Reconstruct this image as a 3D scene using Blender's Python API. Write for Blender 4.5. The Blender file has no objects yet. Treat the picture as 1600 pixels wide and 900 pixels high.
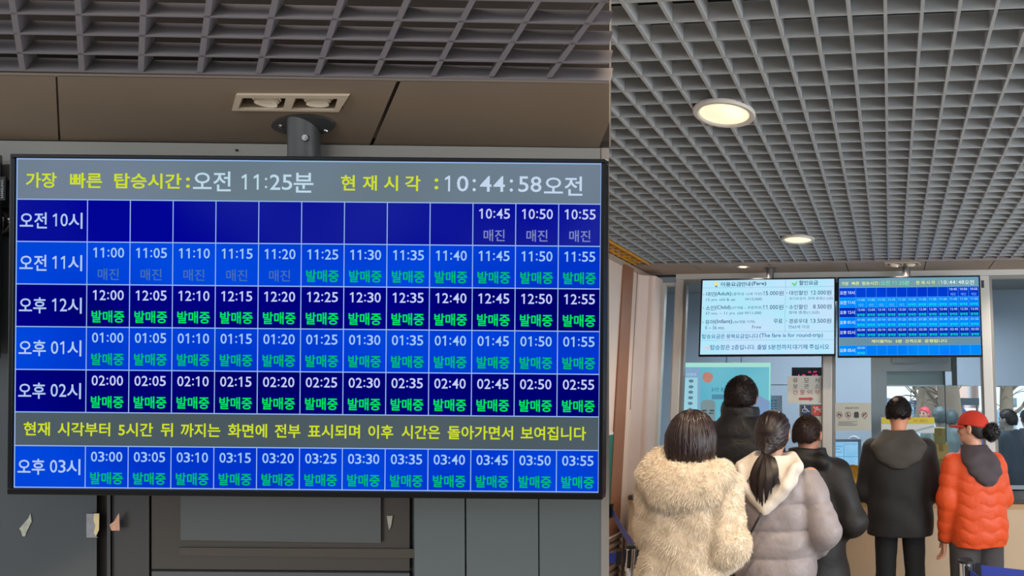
import bpy, bmesh, math, random
import numpy as np
from mathutils import Vector, Matrix

random.seed(7)
rng = np.random.default_rng(7)
SC = bpy.context.scene
COL = SC.collection

# ------------------------------------------------------------------ camera
F, PX, PY = 1035.0, 1315.0, 450.0                 # focal length and principal point, in 1600x900 pixels
PHI = math.atan(180 / F)                          # looking slightly up
PSI = math.atan(76 * math.cos(PHI) / F)           # and a few degrees left of the hall's axis
CAM = Vector((0, 0, 1.6))
cd = bpy.data.cameras.new('camera')
cam = bpy.data.objects.new('camera', cd)
COL.objects.link(cam)
cam.location = CAM
cam.rotation_euler = (math.pi / 2 + PHI, 0, PSI)
cd.sensor_width = 36
cd.lens = 36 * F / 1600
cd.shift_x = -(PX - 800) / 1600
cd.shift_y = 0
cd.clip_start = 0.02
SC.camera = cam

# ------------------------------------------------------------------ world, lights, exposure
vs = SC.view_settings
SC.display_settings.display_device = 'sRGB'
vs.view_transform = 'Standard'
vs.look = 'None'
vs.exposure = 0.0
vs.gamma = 1.0
vs.use_curve_mapping = False
w = bpy.data.worlds.new('world')
SC.world = w
w.use_nodes = True
w.node_tree.nodes['Background'].inputs[0].default_value = (0.86, 0.93, 1.0, 1)
w.node_tree.nodes['Background'].inputs[1].default_value = 1.5


def light(name, kind, loc, energy, color=(1, 1, 1), size=0.2, aim=None, spot=1.6, blend=0.6, sy=None):
    l = bpy.data.lights.new(name, kind)
    l.energy = energy
    l.color = color
    if kind == 'AREA':
        l.size = size
        if sy:
            l.shape = 'RECTANGLE'
            l.size_y = sy
    elif kind in ('POINT', 'SPOT'):
        l.shadow_soft_size = size
    if kind == 'SPOT':
        l.spot_size = spot
        l.spot_blend = blend
    o = bpy.data.objects.new(name, l)
    COL.objects.link(o)
    o.location = loc
    if aim is not None:
        o.rotation_euler = (Vector(aim) - Vector(loc)).to_track_quat('-Z', 'Y').to_euler()
    return o


WARM = (1.0, 0.80, 0.58)
# daylight from the entrance glazing behind and to the right of the queue
light('daylight_entrance', 'AREA', (3.4, 1.6, 2.0), 150, (0.90, 0.95, 1.0), 3.0, (-0.6, 4.2, 1.2), sy=2.2)
# warm recessed lamps of the hall ceiling that are above and behind the frame
light('hall_lamp', 'SPOT', (-0.55, 1.35, 2.72), 70, WARM, 0.10, (-0.75, 2.1, 0), 2.3, 0.8)
light('hall_lamp', 'SPOT', (0.75, 1.9, 2.72), 60, WARM, 0.10, (0.6, 3.2, 0), 2.3, 0.8)
# fill spots added along the soffit to brighten counter, screens and columns
for lx in (-1.15, 0.1, 1.35):
    light('soffit_lamp', 'SPOT', (lx, 5.52, 2.74), 42, (1.0, 0.86, 0.70), 0.05, (lx, 5.85, 1.2), 2.4, 0.8)
# unseen area light added to brighten the booth walls
light('booth_strip', 'AREA', (-0.3, 7.2, 2.7), 80, (0.88, 0.94, 1.0), 3.0, (-0.3, 7.2, 0), sy=0.5)
# unseen fill light added to brighten the left bay
light('board_lamp', 'AREA', (-1.0, 0.35, 2.6), 7.0, (1.0, 0.93, 0.86), 0.6, (-1.0, 1.1, 1.8))


sun = light('sun', 'SUN', (0, 0, 20), 4.0, (1.0, 0.97, 0.92))
sun.rotation_euler = (math.radians(18), math.radians(6), 0)
sun.data.angle = 0.01


# ------------------------------------------------------------------ pixel <-> place helpers
R_ = Vector((math.cos(PSI), math.sin(PSI), 0))
FH = Vector((-math.sin(PSI), math.cos(PSI), 0))
UP = Vector((0, 0, 1))
FW = FH * math.cos(PHI) + UP * math.sin(PHI)
CU = UP * math.cos(PHI) - FH * math.sin(PHI)


def ray(px, py):
    return R_ * ((px - PX) / F) + FW - CU * ((py - PY) / F)


def at(px, py, d):
    return CAM + ray(px, py) * d


def on_y(px, py, Y):
    v = ray(px, py)
    return CAM + v * (Y / v.y)


def on_x(px, py, X):
    v = ray(px, py)
    return CAM + v * (X / v.x)


def on_z(px, py, Z):
    v = ray(px, py)
    return CAM + v * ((Z - CAM.z) / v.z)


# ------------------------------------------------------------------ materials
def lin(c):
    return tuple((x / 255 / 12.92) if x / 255 <= 0.04045 else ((x / 255 + 0.055) / 1.055) ** 2.4 for x in c)


MATS = {}


def mat(name, rgb, rough=0.6, metal=0.0, var=0.0, scale=8.0, bump=0.0, bscale=40.0, spec=0.5, emit=None, es=1.0, sheen=0.0, coat=0.0):
    if name in MATS:
        return MATS[name]
    m = bpy.data.materials.new(name)
    m.use_nodes = True
    nt = m.node_tree
    b = nt.nodes['Principled BSDF']
    c = lin(rgb)
    b.inputs['Base Color'].default_value = (*c, 1)
    b.inputs['Roughness'].default_value = rough
    b.inputs['Metallic'].default_value = metal
    b.inputs['Specular IOR Level'].default_value = spec
    if sheen:
        b.inputs['Sheen Weight'].default_value = sheen
    if coat:
        b.inputs['Coat Weight'].default_value = coat
        b.inputs['Coat Roughness'].default_value = 0.1
    tc = nt.nodes.new('ShaderNodeTexCoord')
    if var > 0:
        n = nt.nodes.new('ShaderNodeTexNoise')
        n.inputs['Scale'].default_value = scale
        n.inputs['Detail'].default_value = 4
        nt.links.new(tc.outputs['Object'], n.inputs['Vector'])
        mx = nt.nodes.new('ShaderNodeMix')
        mx.data_type = 'RGBA'
        mx.inputs['A'].default_value = (*[max(0, x * (1 - var)) for x in c], 1)
        mx.inputs['B'].default_value = (*[min(1, x * (1 + var)) for x in c], 1)
        nt.links.new(n.outputs['Fac'], mx.inputs['Factor'])
        nt.links.new(mx.outputs['Result'], b.inputs['Base Color'])
    if bump > 0:
        n2 = nt.nodes.new('ShaderNodeTexNoise')
        n2.inputs['Scale'].default_value = bscale
        n2.inputs['Detail'].default_value = 3
        nt.links.new(tc.outputs['Object'], n2.inputs['Vector'])
        bp = nt.nodes.new('ShaderNodeBump')
        bp.inputs['Strength'].default_value = bump
        bp.inputs['Distance'].default_value = 0.01
        nt.links.new(n2.outputs['Fac'], bp.inputs['Height'])
        nt.links.new(bp.outputs['Normal'], b.inputs['Normal'])
    if emit is not None:
        b.inputs['Emission Color'].default_value = (*lin(emit), 1)
        b.inputs['Emission Strength'].default_value = es
    MATS[name] = m
    return m


def screen_mat(name, rgb, rgb2=None, sc=3.0, es=1.0):
    """a lit display: emits its own picture, with the uneven glow of the panel"""
    if name in MATS:
        return MATS[name]
    m = bpy.data.materials.new(name)
    m.use_nodes = True
    nt = m.node_tree
    b = nt.nodes['Principled BSDF']
    b.inputs['Base Color'].default_value = (0.0, 0.0, 0.0, 1)
    b.inputs['Roughness'].default_value = 0.35
    b.inputs['Specular IOR Level'].default_value = 0.0
    b.inputs['Emission Strength'].default_value = es
    b.inputs['Emission Color'].default_value = (*lin(rgb), 1)
    if rgb2:
        tc = nt.nodes.new('ShaderNodeTexCoord')
        n = nt.nodes.new('ShaderNodeTexNoise')
        n.inputs['Scale'].default_value = sc
        n.inputs['Detail'].default_value = 1
        nt.links.new(tc.outputs['Object'], n.inputs['Vector'])
        rp = nt.nodes.new('ShaderNodeMapRange')
        rp.inputs['From Min'].default_value = 0.36
        rp.inputs['From Max'].default_value = 0.64
        nt.links.new(n.outputs['Fac'], rp.inputs['Value'])
        mx = nt.nodes.new('ShaderNodeMix')
        mx.data_type = 'RGBA'
        mx.inputs['A'].default_value = (*lin(rgb), 1)
        mx.inputs['B'].default_value = (*lin(rgb2), 1)
        nt.links.new(rp.outputs['Result'], mx.inputs['Factor'])
        nt.links.new(mx.outputs['Result'], b.inputs['Emission Color'])
    MATS[name] = m
    return m


def glass_mat(name, tint=(235, 243, 245), refl=0.10, rough=0.02):
    if name in MATS:
        return MATS[name]
    m = bpy.data.materials.new(name)
    m.use_nodes = True
    nt = m.node_tree
    nt.nodes.remove(nt.nodes['Principled BSDF'])
    out = nt.nodes['Material Output']
    tr = nt.nodes.new('ShaderNodeBsdfTransparent')
    tr.inputs[0].default_value = (*lin(tint), 1)
    gl = nt.nodes.new('ShaderNodeBsdfGlossy')
    gl.inputs['Roughness'].default_value = rough
    gl.inputs[0].default_value = (1, 1, 1, 1)
    fr = nt.nodes.new('ShaderNodeLayerWeight')
    fr.inputs[0].default_value = refl
    mx = nt.nodes.new('ShaderNodeMixShader')
    nt.links.new(fr.outputs['Fresnel'], mx.inputs[0])
    nt.links.new(tr.outputs[0], mx.inputs[1])
    nt.links.new(gl.outputs[0], mx.inputs[2])
    nt.links.new(mx.outputs[0], out.inputs[0])
    MATS[name] = m
    return m


# ------------------------------------------------------------------ mesh helpers
class MB:
    def __init__(s):
        s.v = []
        s.f = []

    def add(s, vs_, fs):
        n = len(s.v)
        s.v += [tuple(p) for p in vs_]
        s.f += [tuple(i + n for i in f) for f in fs]
        return s

    def hexa(s, a, e1, e2, e3):
        """a solid from corner a along three edge vectors"""
        a, e1, e2, e3 = Vector(a), Vector(e1), Vector(e2), Vector(e3)
        p = [a, a + e1, a + e1 + e2, a + e2]
        p += [q + e3 for q in p]
        fs = [(0, 3, 2, 1), (4, 5, 6, 7), (0, 1, 5, 4), (1, 2, 6, 5), (2, 3, 7, 6), (3, 0, 4, 7)]
        if e1.cross(e2).dot(e3) < 0:
            fs = [f[::-1] for f in fs]
        return s.add(p, fs)

    def box(s, x0, x1, y0, y1, z0, z1):
        return s.hexa((x0, y0, z0), (x1 - x0, 0, 0), (0, y1 - y0, 0), (0, 0, z1 - z0))

    def prism(s, poly, ext):
        """closed polygon (list of points) pushed along ext"""
        n = len(poly)
        ext = Vector(ext)
        a = [Vector(p) for p in poly]
        b = [p + ext for p in a]
        nr = Vector((0, 0, 0))
        for i in range(n):
            nr += a[i].cross(a[(i + 1) % n])
        fs = [tuple(range(n))[::-1], tuple(range(n, 2 * n))]
        fs += [(i, (i + 1) % n, n + (i + 1) % n, n + i) for i in range(n)]
        if nr.dot(ext) < 0:
            fs = [f[::-1] for f in fs]
        return s.add(a + b, fs)

    def cyl(s, p0, p1, r0, r1=None, n=24, caps=True):
        r1 = r0 if r1 is None else r1
        p0, p1 = Vector(p0), Vector(p1)
        ax = (p1 - p0).normalized()
        u = ax.orthogonal().normalized()
        v = ax.cross(u)
        vs_ = []
        for p, r in ((p0, r0), (p1, r1)):
            for i in range(n):
                a = 2 * math.pi * i / n
                vs_.append(p + (u * math.cos(a) + v * math.sin(a)) * r)
        fs = [(i, (i + 1) % n, n + (i + 1) % n, n + i) for i in range(n)]
        if caps:
            fs += [tuple(range(n))[::-1], tuple(range(n, 2 * n))]
        return s.add(vs_, fs)

    def lathe(s, prof, o, ax=(0, 0, 1), n=32, sx=1.0, sy=1.0, u=None, v=None):
        """prof: list of (r, h) turned about ax through o"""
        o, ax = Vector(o), Vector(ax).normalized()
        u = Vector(u) if u is not None else ax.orthogonal().normalized()
        v = ax.cross(u) if v is None else Vector(v)
        vs_, fs = [], []
        for r, h in prof:
            for i in range(n):
                a = 2 * math.pi * i / n
                vs_.append(o + ax * h + u * (math.cos(a) * r * sx) + v * (math.sin(a) * r * sy))
        for k in range(len(prof) - 1):
            for i in range(n):
                j = (i + 1) % n
                fs.append((k * n + i, k * n + j, (k + 1) * n + j, (k + 1) * n + i))
        if prof[0][0] > 1e-5:
            fs.append(tuple(range(n))[::-1])
        if prof[-1][0] > 1e-5:
            fs.append(tuple(range((len(prof) - 1) * n, len(prof) * n)))
        return s.add(vs_, fs)

    def tube(s, pts, r, n=8, closed=False):
        pts = [Vector(p) for p in pts]
        m = len(pts)
        vs_, fs = [], []
        u = None
        for i, p in enumerate(pts):
            t = (pts[min(i + 1, m - 1)] - pts[max(i - 1, 0)]).normalized()
            if u is None:
                u = t.orthogonal().normalized()
            u = (u - t * u.dot(t)).normalized()
            v = t.cross(u)
            rr = r[i] if isinstance(r, (list, tuple)) else r
            for k in range(n):
                a = 2 * math.pi * k / n
                vs_.append(p + (u * math.cos(a) + v * math.sin(a)) * rr)
        for i in range(m - 1):
            for k in range(n):
                j = (k + 1) % n
                fs.append((i * n + k, i * n + j, (i + 1) * n + j, (i + 1) * n + k))
        fs += [tuple(range(n))[::-1], tuple(range((m - 1) * n, m * n))]
        return s.add(vs_, fs)

    def sph(s, c, r, n=16, m=10):
        r = (r, r, r) if not isinstance(r, (tuple, list)) else r
        c = Vector(c)
        vs_ = [c + Vector((0, 0, r[2]))]
        fs = []
        for j in range(1, m):
            t = math.pi * j / m
            for i in range(n):
                a = 2 * math.pi * i / n
                vs_.append(c + Vector((r[0] * math.sin(t) * math.cos(a), r[1] * math.sin(t) * math.sin(a), r[2] * math.cos(t))))
        vs_.append(c - Vector((0, 0, r[2])))
        for i in range(n):
            fs.append((0, 1 + i, 1 + (i + 1) % n))
        for j in range(m - 2):
            for i in range(n):
                a, b = 1 + j * n + i, 1 + j * n + (i + 1) % n
                fs.append((a, a + n, b + n, b))
        last = len(vs_) - 1
        for i in range(n):
            fs.append((last, 1 + (m - 2) * n + (i + 1) % n, 1 + (m - 2) * n + i))
        return s.add(vs_, fs)


def tag(o, label=None, cat=None, group=None, kind=None):
    if label:
        o['label'] = label
    if cat:
        o['category'] = cat
    if group:
        o['group'] = group
    if kind:
        o['kind'] = kind
    return o


def obj(name, mb, m, parent=None, smooth=False, bevel=0.0, auto=None):
    me = bpy.data.meshes.new(name)
    if isinstance(mb, MB):
        me.from_pydata([tuple(v) for v in mb.v], [], mb.f)
    else:
        V, Fq = mb
        me.from_pydata(V.tolist() if hasattr(V, 'tolist') else V, [], Fq.tolist() if hasattr(Fq, 'tolist') else Fq)
    me.materials.append(m)
    if smooth:
        me.polygons.foreach_set('use_smooth', [True] * len(me.polygons))
        if auto:
            me.set_sharp_from_angle(angle=auto)
    me.update()
    o = bpy.data.objects.new(name, me)
    COL.objects.link(o)
    if parent is not None:
        o.parent = parent
        o.matrix_parent_inverse = WORLD[parent.name].inverted()
    WORLD[o.name] = Matrix.Identity(4)
    if bevel:
        md = o.modifiers.new('bevel', 'BEVEL')
        md.width = bevel
        md.segments = 2
        md.limit_method = 'ANGLE'
    return o


WORLD = {}


def thing(name, label, cat, loc=(0, 0, 0), group=None, mtx=None):
    """an Empty at the thing's base; children are given in world coordinates (or in mtx's own axes)"""
    o = bpy.data.objects.new(name, None)
    o.empty_display_size = 0.05
    COL.objects.link(o)
    if mtx is not None:
        o.matrix_world = mtx
        WORLD[o.name] = Matrix.Identity(4)      # children in local axes
    else:
        o.location = loc
        WORLD[o.name] = Matrix.Translation(Vector(loc))
    return tag(o, label, cat, group)


def struct(name, mb, m, parent=None, **k):
    o = obj(name, mb, m, parent, **k)
    if parent is None:
        o['kind'] = 'structure'
    return o


# ------------------------------------------------------------------ lettering
TCACHE = {}
TASP = {}


def text_geo(s, bold=0.0):
    key = (s, bold)
    if key in TCACHE:
        return TCACHE[key]
    cu = bpy.data.curves.new('lettering', 'FONT')
    cu.body = s
    cu.size = 1
    cu.resolution_u = 3
    cu.offset = bold
    o = bpy.data.objects.new('lettering', cu)
    me = o.to_mesh()
    V = np.array([tuple(v.co)[:2] for v in me.vertices]) if len(me.vertices) else np.zeros((0, 2))
    Fs = [tuple(p.vertices) for p in me.polygons]
    o.to_mesh_clear()
    bpy.data.objects.remove(o)
    bpy.data.curves.remove(cu)
    if len(V):
        ex = np.maximum(V.max(0) - V.min(0), 1e-6)
        TASP[key] = ex[0] / ex[1]
        V = (V - V.min(0)) / ex
    TCACHE[key] = (V, Fs)
    return TCACHE[key]


def put_text(mb, s, x0, x1, y0, y1, to3, bold=0.0, mirror=False, nat=0.0):
    """letters filling the box x0..x1, y0..y1 (y down) of a flat layout; to3 maps the layout to the place"""
    V, Fs = text_geo(s, bold)
    if not len(V):
        return
    if nat:                                   # no wider than the letters' own proportions
        half = min(x1 - x0, TASP[(s, bold)] * (y1 - y0) * nat) / 2
        x0, x1 = (x0 + x1) / 2 - half, (x0 + x1) / 2 + half
    xs = V[:, 0]
    if mirror:
        xs = 1 - xs
    pts = [to3(x0 + a * (x1 - x0), y1 - b * (y1 - y0)) for a, b in zip(xs, V[:, 1])]
    if mirror:
        Fs = [f[::-1] for f in Fs]
    mb.add(pts, Fs)


def poly_disc(cx, cy, r, n=10):
    return [(cx + r * math.cos(2 * math.pi * k / n), cy + r * math.sin(2 * math.pi * k / n)) for k in range(n)]


def put_num(mb, s, x0, x1, y0, y1, to3, bold=0.008, sw=0.135):
    """figures of equal width, the one with a flag; sw = stroke of the one, as a share of the height"""
    adv = [0.5 if c in ':,.' else 1.0 for c in s]
    u = (x1 - x0) / (sum(adv) - 0.14)
    h = y1 - y0
    x = x0 - 0.07 * u
    for c, a in zip(s, adv):
        if c == ':':
            for f in (0.30, 0.82):
                mb.add([to3(px_, py_) for px_, py_ in poly_disc(x + a * u / 2, y0 + f * h, sw * h * 0.62)][::-1], [tuple(range(10))])
        elif c in ',.':
            mb.add([to3(px_, py_) for px_, py_ in poly_disc(x + a * u / 2, y1 - 0.05 * h, sw * h * 0.55)][::-1], [tuple(range(10))])
            if c == ',':
                mb.add([to3(x + a * u * 0.55, y1 - 0.03 * h), to3(x + a * u * 0.36, y1 + 0.14 * h), to3(x + a * u * 0.62, y1 + 0.0 * h)], [(0, 1, 2)])
        elif c == '1':
            w_ = sw * h
            r_ = x + a * u * 0.64
            mb.add([to3(r_ - w_, y1), to3(r_, y1), to3(r_, y0), to3(r_ - w_ * 0.75, y0), to3(r_ - w_, y0 + 0.02 * h)], [(0, 1, 2, 3, 4)])
            mb.add([to3(r_ - w_, y0 + 0.02 * h), to3(r_ - w_, y0 + 0.20 * h), to3(r_ - w_ - 0.2 * h, y0 + 0.29 * h), to3(r_ - w_ - 0.2 * h, y0 + 0.155 * h)], [(3, 2, 1, 0)])
        else:
            put_text(mb, c, x + 0.07 * u, x + a * u - 0.07 * u, y0, y1, to3, bold)
        x += a * u

# ================================================================== THE HALL (right): shell
H = 1.18                                  # lattice ceiling above the eye
ZC = CAM.z + H
S = 0.1122                                # lattice pitch
YE = 1.978 + 31 * S                       # far edge of the lattice
YW = 5.94                                 # glazed front of the ticket booth
XW = on_y(1006, 600, 5.9).x               # left wall
XR = 3.6
YC = 5.30                                 # counter front

m_wall = mat('beige_panel', (224, 200, 184), 0.6, var=0.05, scale=3)
m_frame = mat('aluminium_frame', (212, 210, 204), 0.45, var=0.03)
m_lat = mat('lattice_paint', (174, 177, 178), 0.55, var=0.04, scale=4)
m_void = mat('dark_plenum', (16, 17, 19), 0.9)
m_soff = mat('soffit_panel', (168, 146, 126), 0.55, var=0.05, scale=3)
m_booth = mat('booth_wall', (160, 170, 184), 0.7, var=0.03, scale=2)

struct('ground_outside', MB().box(-20, 20, -16, 9.3, -0.16, -0.1), mat('asphalt', (92, 92, 94), 0.9, var=0.1, scale=1))
struct('floor', MB().box(-4.2, XR + 1.2, -1.5, 9.4, -0.1, 0), mat('floor_stone', (150, 140, 128), 0.35, var=0.1, scale=5))

lat = MB()
for i in range(-10, 32):
    y = 1.978 + i * S
    lat.box(XW - 0.02, XR, y - 0.0035, y + 0.0035, ZC, ZC + 0.062)
ix = 0
xs = [k * S for k in range(-20, 33)]
for x in xs:
    if x > XW and x < XR:
        lat.box(x - 0.0055, x + 0.0055, 1.978 - 10 * S, YE, ZC - 0.0004, ZC + 0.062)
struct('ceiling', lat, m_lat)
struct('ceiling_slab', MB().box(XW - 0.1, XR + 0.6, -1.2, 6.2, ZC + 0.30, ZC + 0.36), m_void)
yl = MB()
for i in range(22, 31):
    y = 1.978 + i * S
    yl.box(XW - 0.0, XW + 0.17, y - 0.006, y + 0.006, ZC - 0.008, ZC + 0.045)
for x in (XW + 0.045, XW + 0.165):
    yl.box(x - 0.008, x + 0.008, 1.978 + 22 * S, YE - 0.006, ZC - 0.009, ZC + 0.045)
struct('ceiling_edge', yl, mat('yellow_lattice', (226, 158, 42), 0.5, var=0.08))

# soffit of taupe panels between the lattice and the glazing, with open joints
jx = [on_z(x, 412, ZC).x for x in (1081, 1201, 1322, 1446, 1550)]
edges = [XW - 0.05] + jx + [XR]
for k in range(len(edges) - 1):
    struct('soffit_panel', MB().box(edges[k] + 0.004, edges[k + 1] - 0.004, YE + 0.008, YW + 0.06, ZC - 0.004, ZC + 0.012), m_soff)
struct('soffit_trim', MB().box(XW - 0.05, XR, YE - 0.006, YE + 0.008, ZC - 0.010, ZC + 0.05), mat('trim_grey', (150, 140, 135), 0.5))

# left wall: pale column, brown timber strip, beige wall, corner column
struct('wall_left', MB().box(XW - 0.15, XW, 1.75, 6.1, 0, ZC + 0.3), m_wall)
y0, y1 = on_x(963, 620, XW + 0.012).y, on_x(979, 620, XW + 0.012).y
struct('trim_1', MB().box(XW, XW + 0.014, y0, y1, 0, ZC - 0.03), mat('timber_strip', (150, 100, 72), 0.55, var=0.12, scale=6))
xc = on_y(1028, 600, 5.92).x
cc = MB()
n = 8
prof = [(XW, 5.66), (xc - 0.055, 5.71)]
for k in range(n + 1):
    a = -math.pi / 2 + (math.pi / 2) * k / n
    prof.append((xc - 0.03 + 0.03 * math.cos(a), 5.74 + 0.03 * math.sin(a)))
prof += [(xc, 5.92), (XW, 5.92)]
cc.prism([(x, y, 0) for x, y in prof], (0, 0, ZC - 0.05))
struct('corner_column', cc, mat('column_render', (232, 210, 198), 0.6, var=0.06, scale=4))
# coving that follows the wall under the lattice
struct('trim_2', MB().prism([(XW, 4.2, ZC - 0.012), (XW + 0.02, 4.2, ZC - 0.012), (XW, 4.2, ZC - 0.05)], (0, 1.7, 0)), m_soff)

# glazed front: frames and panes
def fx(px, py=580, Y=YW):
    return on_y(px, py, Y).x


ZT = on_y(1391, 425.5, YW).z               # underside of the soffit at the glazing
ZH = on_y(1391, 434.0, YW).z               # underside of the head beam
ZS = on_y(1391, 775, YW).z                 # sill
m_glass = glass_mat('clear_glass', (238, 244, 246), 0.06)
posts = [(1053, 1064.5), (1286.5, 1300.5), (1535, 1549.5)]
px_l = [fx(a) for a, b in posts]
px_r = [fx(b) for a, b in posts]
xR = 2.4
struct('trim_3', MB().box(px_l[0], xR, YW - 0.06, YW + 0.06, ZH, ZC - 0.005), m_frame)      # head beam
for k in range(3):
    struct('trim_%d' % (k + 4), MB().box(px_l[k], px_r[k], YW - 0.05, YW + 0.05, ZS - 0.04, ZH), m_frame, bevel=0.004)
bays = [(xc, px_l[0]), (px_r[0], px_l[1]), (px_r[1], px_l[2]), (px_r[2], xR)]
for k, (a, b) in enumerate(bays):
    e = MB()
    t = 0.028
    zt = ZH if k else ZC - 0.08
    e.box(a, b, YW - 0.03, YW + 0.03, ZS - 0.04, ZS + 0.01)
    e.box(a, b, YW - 0.03, YW + 0.03, zt - t, zt)
    e.box(a, a + t, YW - 0.028, YW + 0.03, ZS + 0.01, zt - t)
    e.box(b - t * 0.5, b, YW - 0.028, YW + 0.03, ZS + 0.01, zt - t)
    wf = struct('window_%d' % (k + 1), e, mat('window_edge', (140, 138, 134), 0.5) if k else m_frame)
    g = struct('pane', MB().box(a + t, b - t * 0.5, YW - 0.004, YW + 0.004, ZS + 0.01, zt - t), m_glass, wf)

# wall under the glazing, and the counter is built with the furniture
struct('wall_front', MB().box(xc - 0.05, XR, YW - 0.03, YW + 0.05, 0, ZS - 0.04), m_wall)
struct('wall_front_bulkhead', MB().box(XW - 0.05, XR, YW - 0.02, YW + 0.08, ZC - 0.006, ZC + 0.32), m_void)

# ------------------------------------------------------------------ inside the ticket booth
YB = 8.3
ox0, ox1 = on_y(1376, 640, YB).x, on_y(1640, 640, YB).x          # added opening towards the reflected street
oz0, oz1 = on_y(1400, 705, YB).z, on_y(1400, 603, YB).z
bw = MB()
bw.box(-3.4, ox0, YB, YB + 0.1, 0, 3.0)
bw.box(ox1, 3.9, YB, YB + 0.1, 0, 3.0)
bw.box(ox0, ox1, YB, YB + 0.1, 0, oz0)
bw.box(ox0, ox1, YB, YB + 0.1, oz1, 3.0)
struct('wall_booth_back', bw, m_booth)
struct('wall_booth_left', MB().box(-3.5, -3.4, YW + 0.1, YB + 0.1, 0, 3.0), m_booth)
struct('wall_booth_right', MB().box(3.9, 4.0, 0.9, YB + 0.1, 0, 0.9), m_booth)
struct('ceiling_booth', MB().box(-3.5, 4.0, YW + 0.1, YB + 0.1, 3.0, 3.08), mat('booth_ceiling', (150, 152, 150), 0.8))
m_gpan = mat('grey_steel_panel', (168, 166, 168), 0.5, var=0.05, scale=2)
# grey steel pillar and lintel inside, around the serving window
YP = 6.35
struct('pillar', MB().box(on_y(1361, 600, YP).x, on_y(1385.5, 600, YP).x, YP, YP + 0.12, 0, 2.95), m_gpan)
lt = MB()
def bx(mb, x0, x1, y0, y1, Y, t):
    a, b = on_y(x0, (y0 + y1) / 2, Y).x, on_y(x1, (y0 + y1) / 2, Y).x
    za, zb = on_y((x0 + x1) / 2, y1, Y).z, on_y((x0 + x1) / 2, y0, Y).z
    return mb.box(a, b, Y, Y + t, za, zb)


bx(lt, 1385, 1495, 540, 580, YP, 0.10)
struct('lintel', lt, m_gpan)
struct('lintel_panel', bx(MB(), 1394, 1482, 545, 567, YP - 0.02, 0.02), mat('pale_grey_panel', (150, 154, 158), 0.5))
struct('wall_booth_transom', bx(MB(), 1385.5, 1477, 580, 602, YP + 0.03, 0.03), mat('transom_grey', (140, 150, 150), 0.5))
struct('trim_8', bx(MB(), 1387, 1520, 601.5, 603.5, YP + 0.01, 0.03), mat('bright_rail', (205, 210, 210), 0.3))
struct('trim_9', bx(MB(), 1476.5, 1477.8, 580, 690, YP, 0.02), mat('dark_seal', (40, 42, 45), 0.5))
struct('window_5', bx(MB(), 1487, 1495, 540, 602, YP - 0.01, 0.03), mat('dark_mullion', (70, 72, 75), 0.5))
# seams of the booth's left wall panels
sm = MB()
for x in (1136, 1159):
    bx(sm, x - 0.6, x + 0.6, 440, 640, YB - 0.006, 0.006)
bx(sm, 1060, 1290, 600.5, 601.5, YB - 0.006, 0.006)
struct('wall_panel_joints', sm, mat('joint_dark', (98, 104, 116), 0.8))

# ------------------------------------------------------------------ street reflected in the glass, built as a scene beyond the booth
struct('ground', MB().box(-8, 14, 9.4, 32, -0.12, -0.02), mat('pavement', (190, 190, 186), 0.9, var=0.15, scale=1.2))

# ================================================================== THE LEFT BAY: raked wall, soffit, skewed lattice
DW = 1.50                                  # depth of its wall
EXT = FW * 0.012 - R_ * 0.012


def slab(mb, pts, d, t=0.012):
    """a flat panel on the bay's raked wall, t thick"""
    return mb.prism([at(x, y, d) for x, y in pts], FW * t - R_ * (t * 0.9))


def quad(x0, y0, x1, y1, r=0.0):
    return [(x0, y0 + r * x0), (x1, y0 + r * x1), (x1, y1 + r * x1), (x0, y1 + r * x0)]


A0 = at(476, 222, DW)
E1 = ray(184, 1057).normalized()           # run of the long blades
E2 = (R_ - CU * 0.018).normalized()        # run of the cross blades
EN = E1.cross(E2).normalized()
if EN.z < 0:
    EN = -EN


def on_pl(px, py, up=0.0):
    """the bay's sloping ceiling under pixel px, py, raised by up"""
    v = ray(px, py)
    return CAM + v * ((A0 + EN * up - CAM).dot(EN) / v.dot(EN))


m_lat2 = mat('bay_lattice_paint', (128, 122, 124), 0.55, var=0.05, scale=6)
bl = MB()
HB = 0.036
w2 = 0.0058
for k in range(-4, 10):
    x0 = 18 + 103.0 * k
    a = on_pl(x0, 0)
    # from ahead of the frame's top edge to the soffit
    a = on_pl(x0 + (x0 - 184) * 0.16, -170)
    yb = 109 + 0.0135 * (x0 + (184 - x0) * 0.1)
    b = on_pl(x0 + (184 - x0) * (yb / 1057), yb)
    bl.hexa(a - E2 * w2, b - a, E2 * (2 * w2), EN * HB)
w1 = 0.0026
for y in [21 - 34.5 * k for k in (5, 4, 3, 2, 1)] + [21, 52.5, 82.5, 110]:
    a, b = on_pl(-150, y - 2.6 - 0.5), on_pl(951.5, y + 17.2 - 0.5)
    e = (b - a)
    bl.hexa(a - E1 * w1, e, E1 * (2 * w1), EN * HB)
struct('ceiling_left', bl, m_lat2)
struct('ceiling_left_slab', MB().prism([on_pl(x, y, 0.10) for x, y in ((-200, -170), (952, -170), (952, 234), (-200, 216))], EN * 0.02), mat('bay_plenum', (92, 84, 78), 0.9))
lip = MB()
lip.prism([on_pl(*p) for p in ((-150, 112), (952, 127), (952, 131.5), (-150, 116))], EN * 0.03)
struct('soffit_trim_left', lip, mat('lip_beige', (150, 138, 126), 0.5))
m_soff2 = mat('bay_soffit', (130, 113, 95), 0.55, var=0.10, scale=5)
for pts in ([(-150, 114.5), (86.5, 117.8), (91.0, 219.2), (-150, 216)],
            [(626.5, 125.8), (951.8, 130.5), (951.8, 192), (936, 230.5), (583.0, 226.2)]):
    struct('soffit_panel', MB().prism([on_pl(*p) for p in pts], EN * 0.008), m_soff2)

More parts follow.
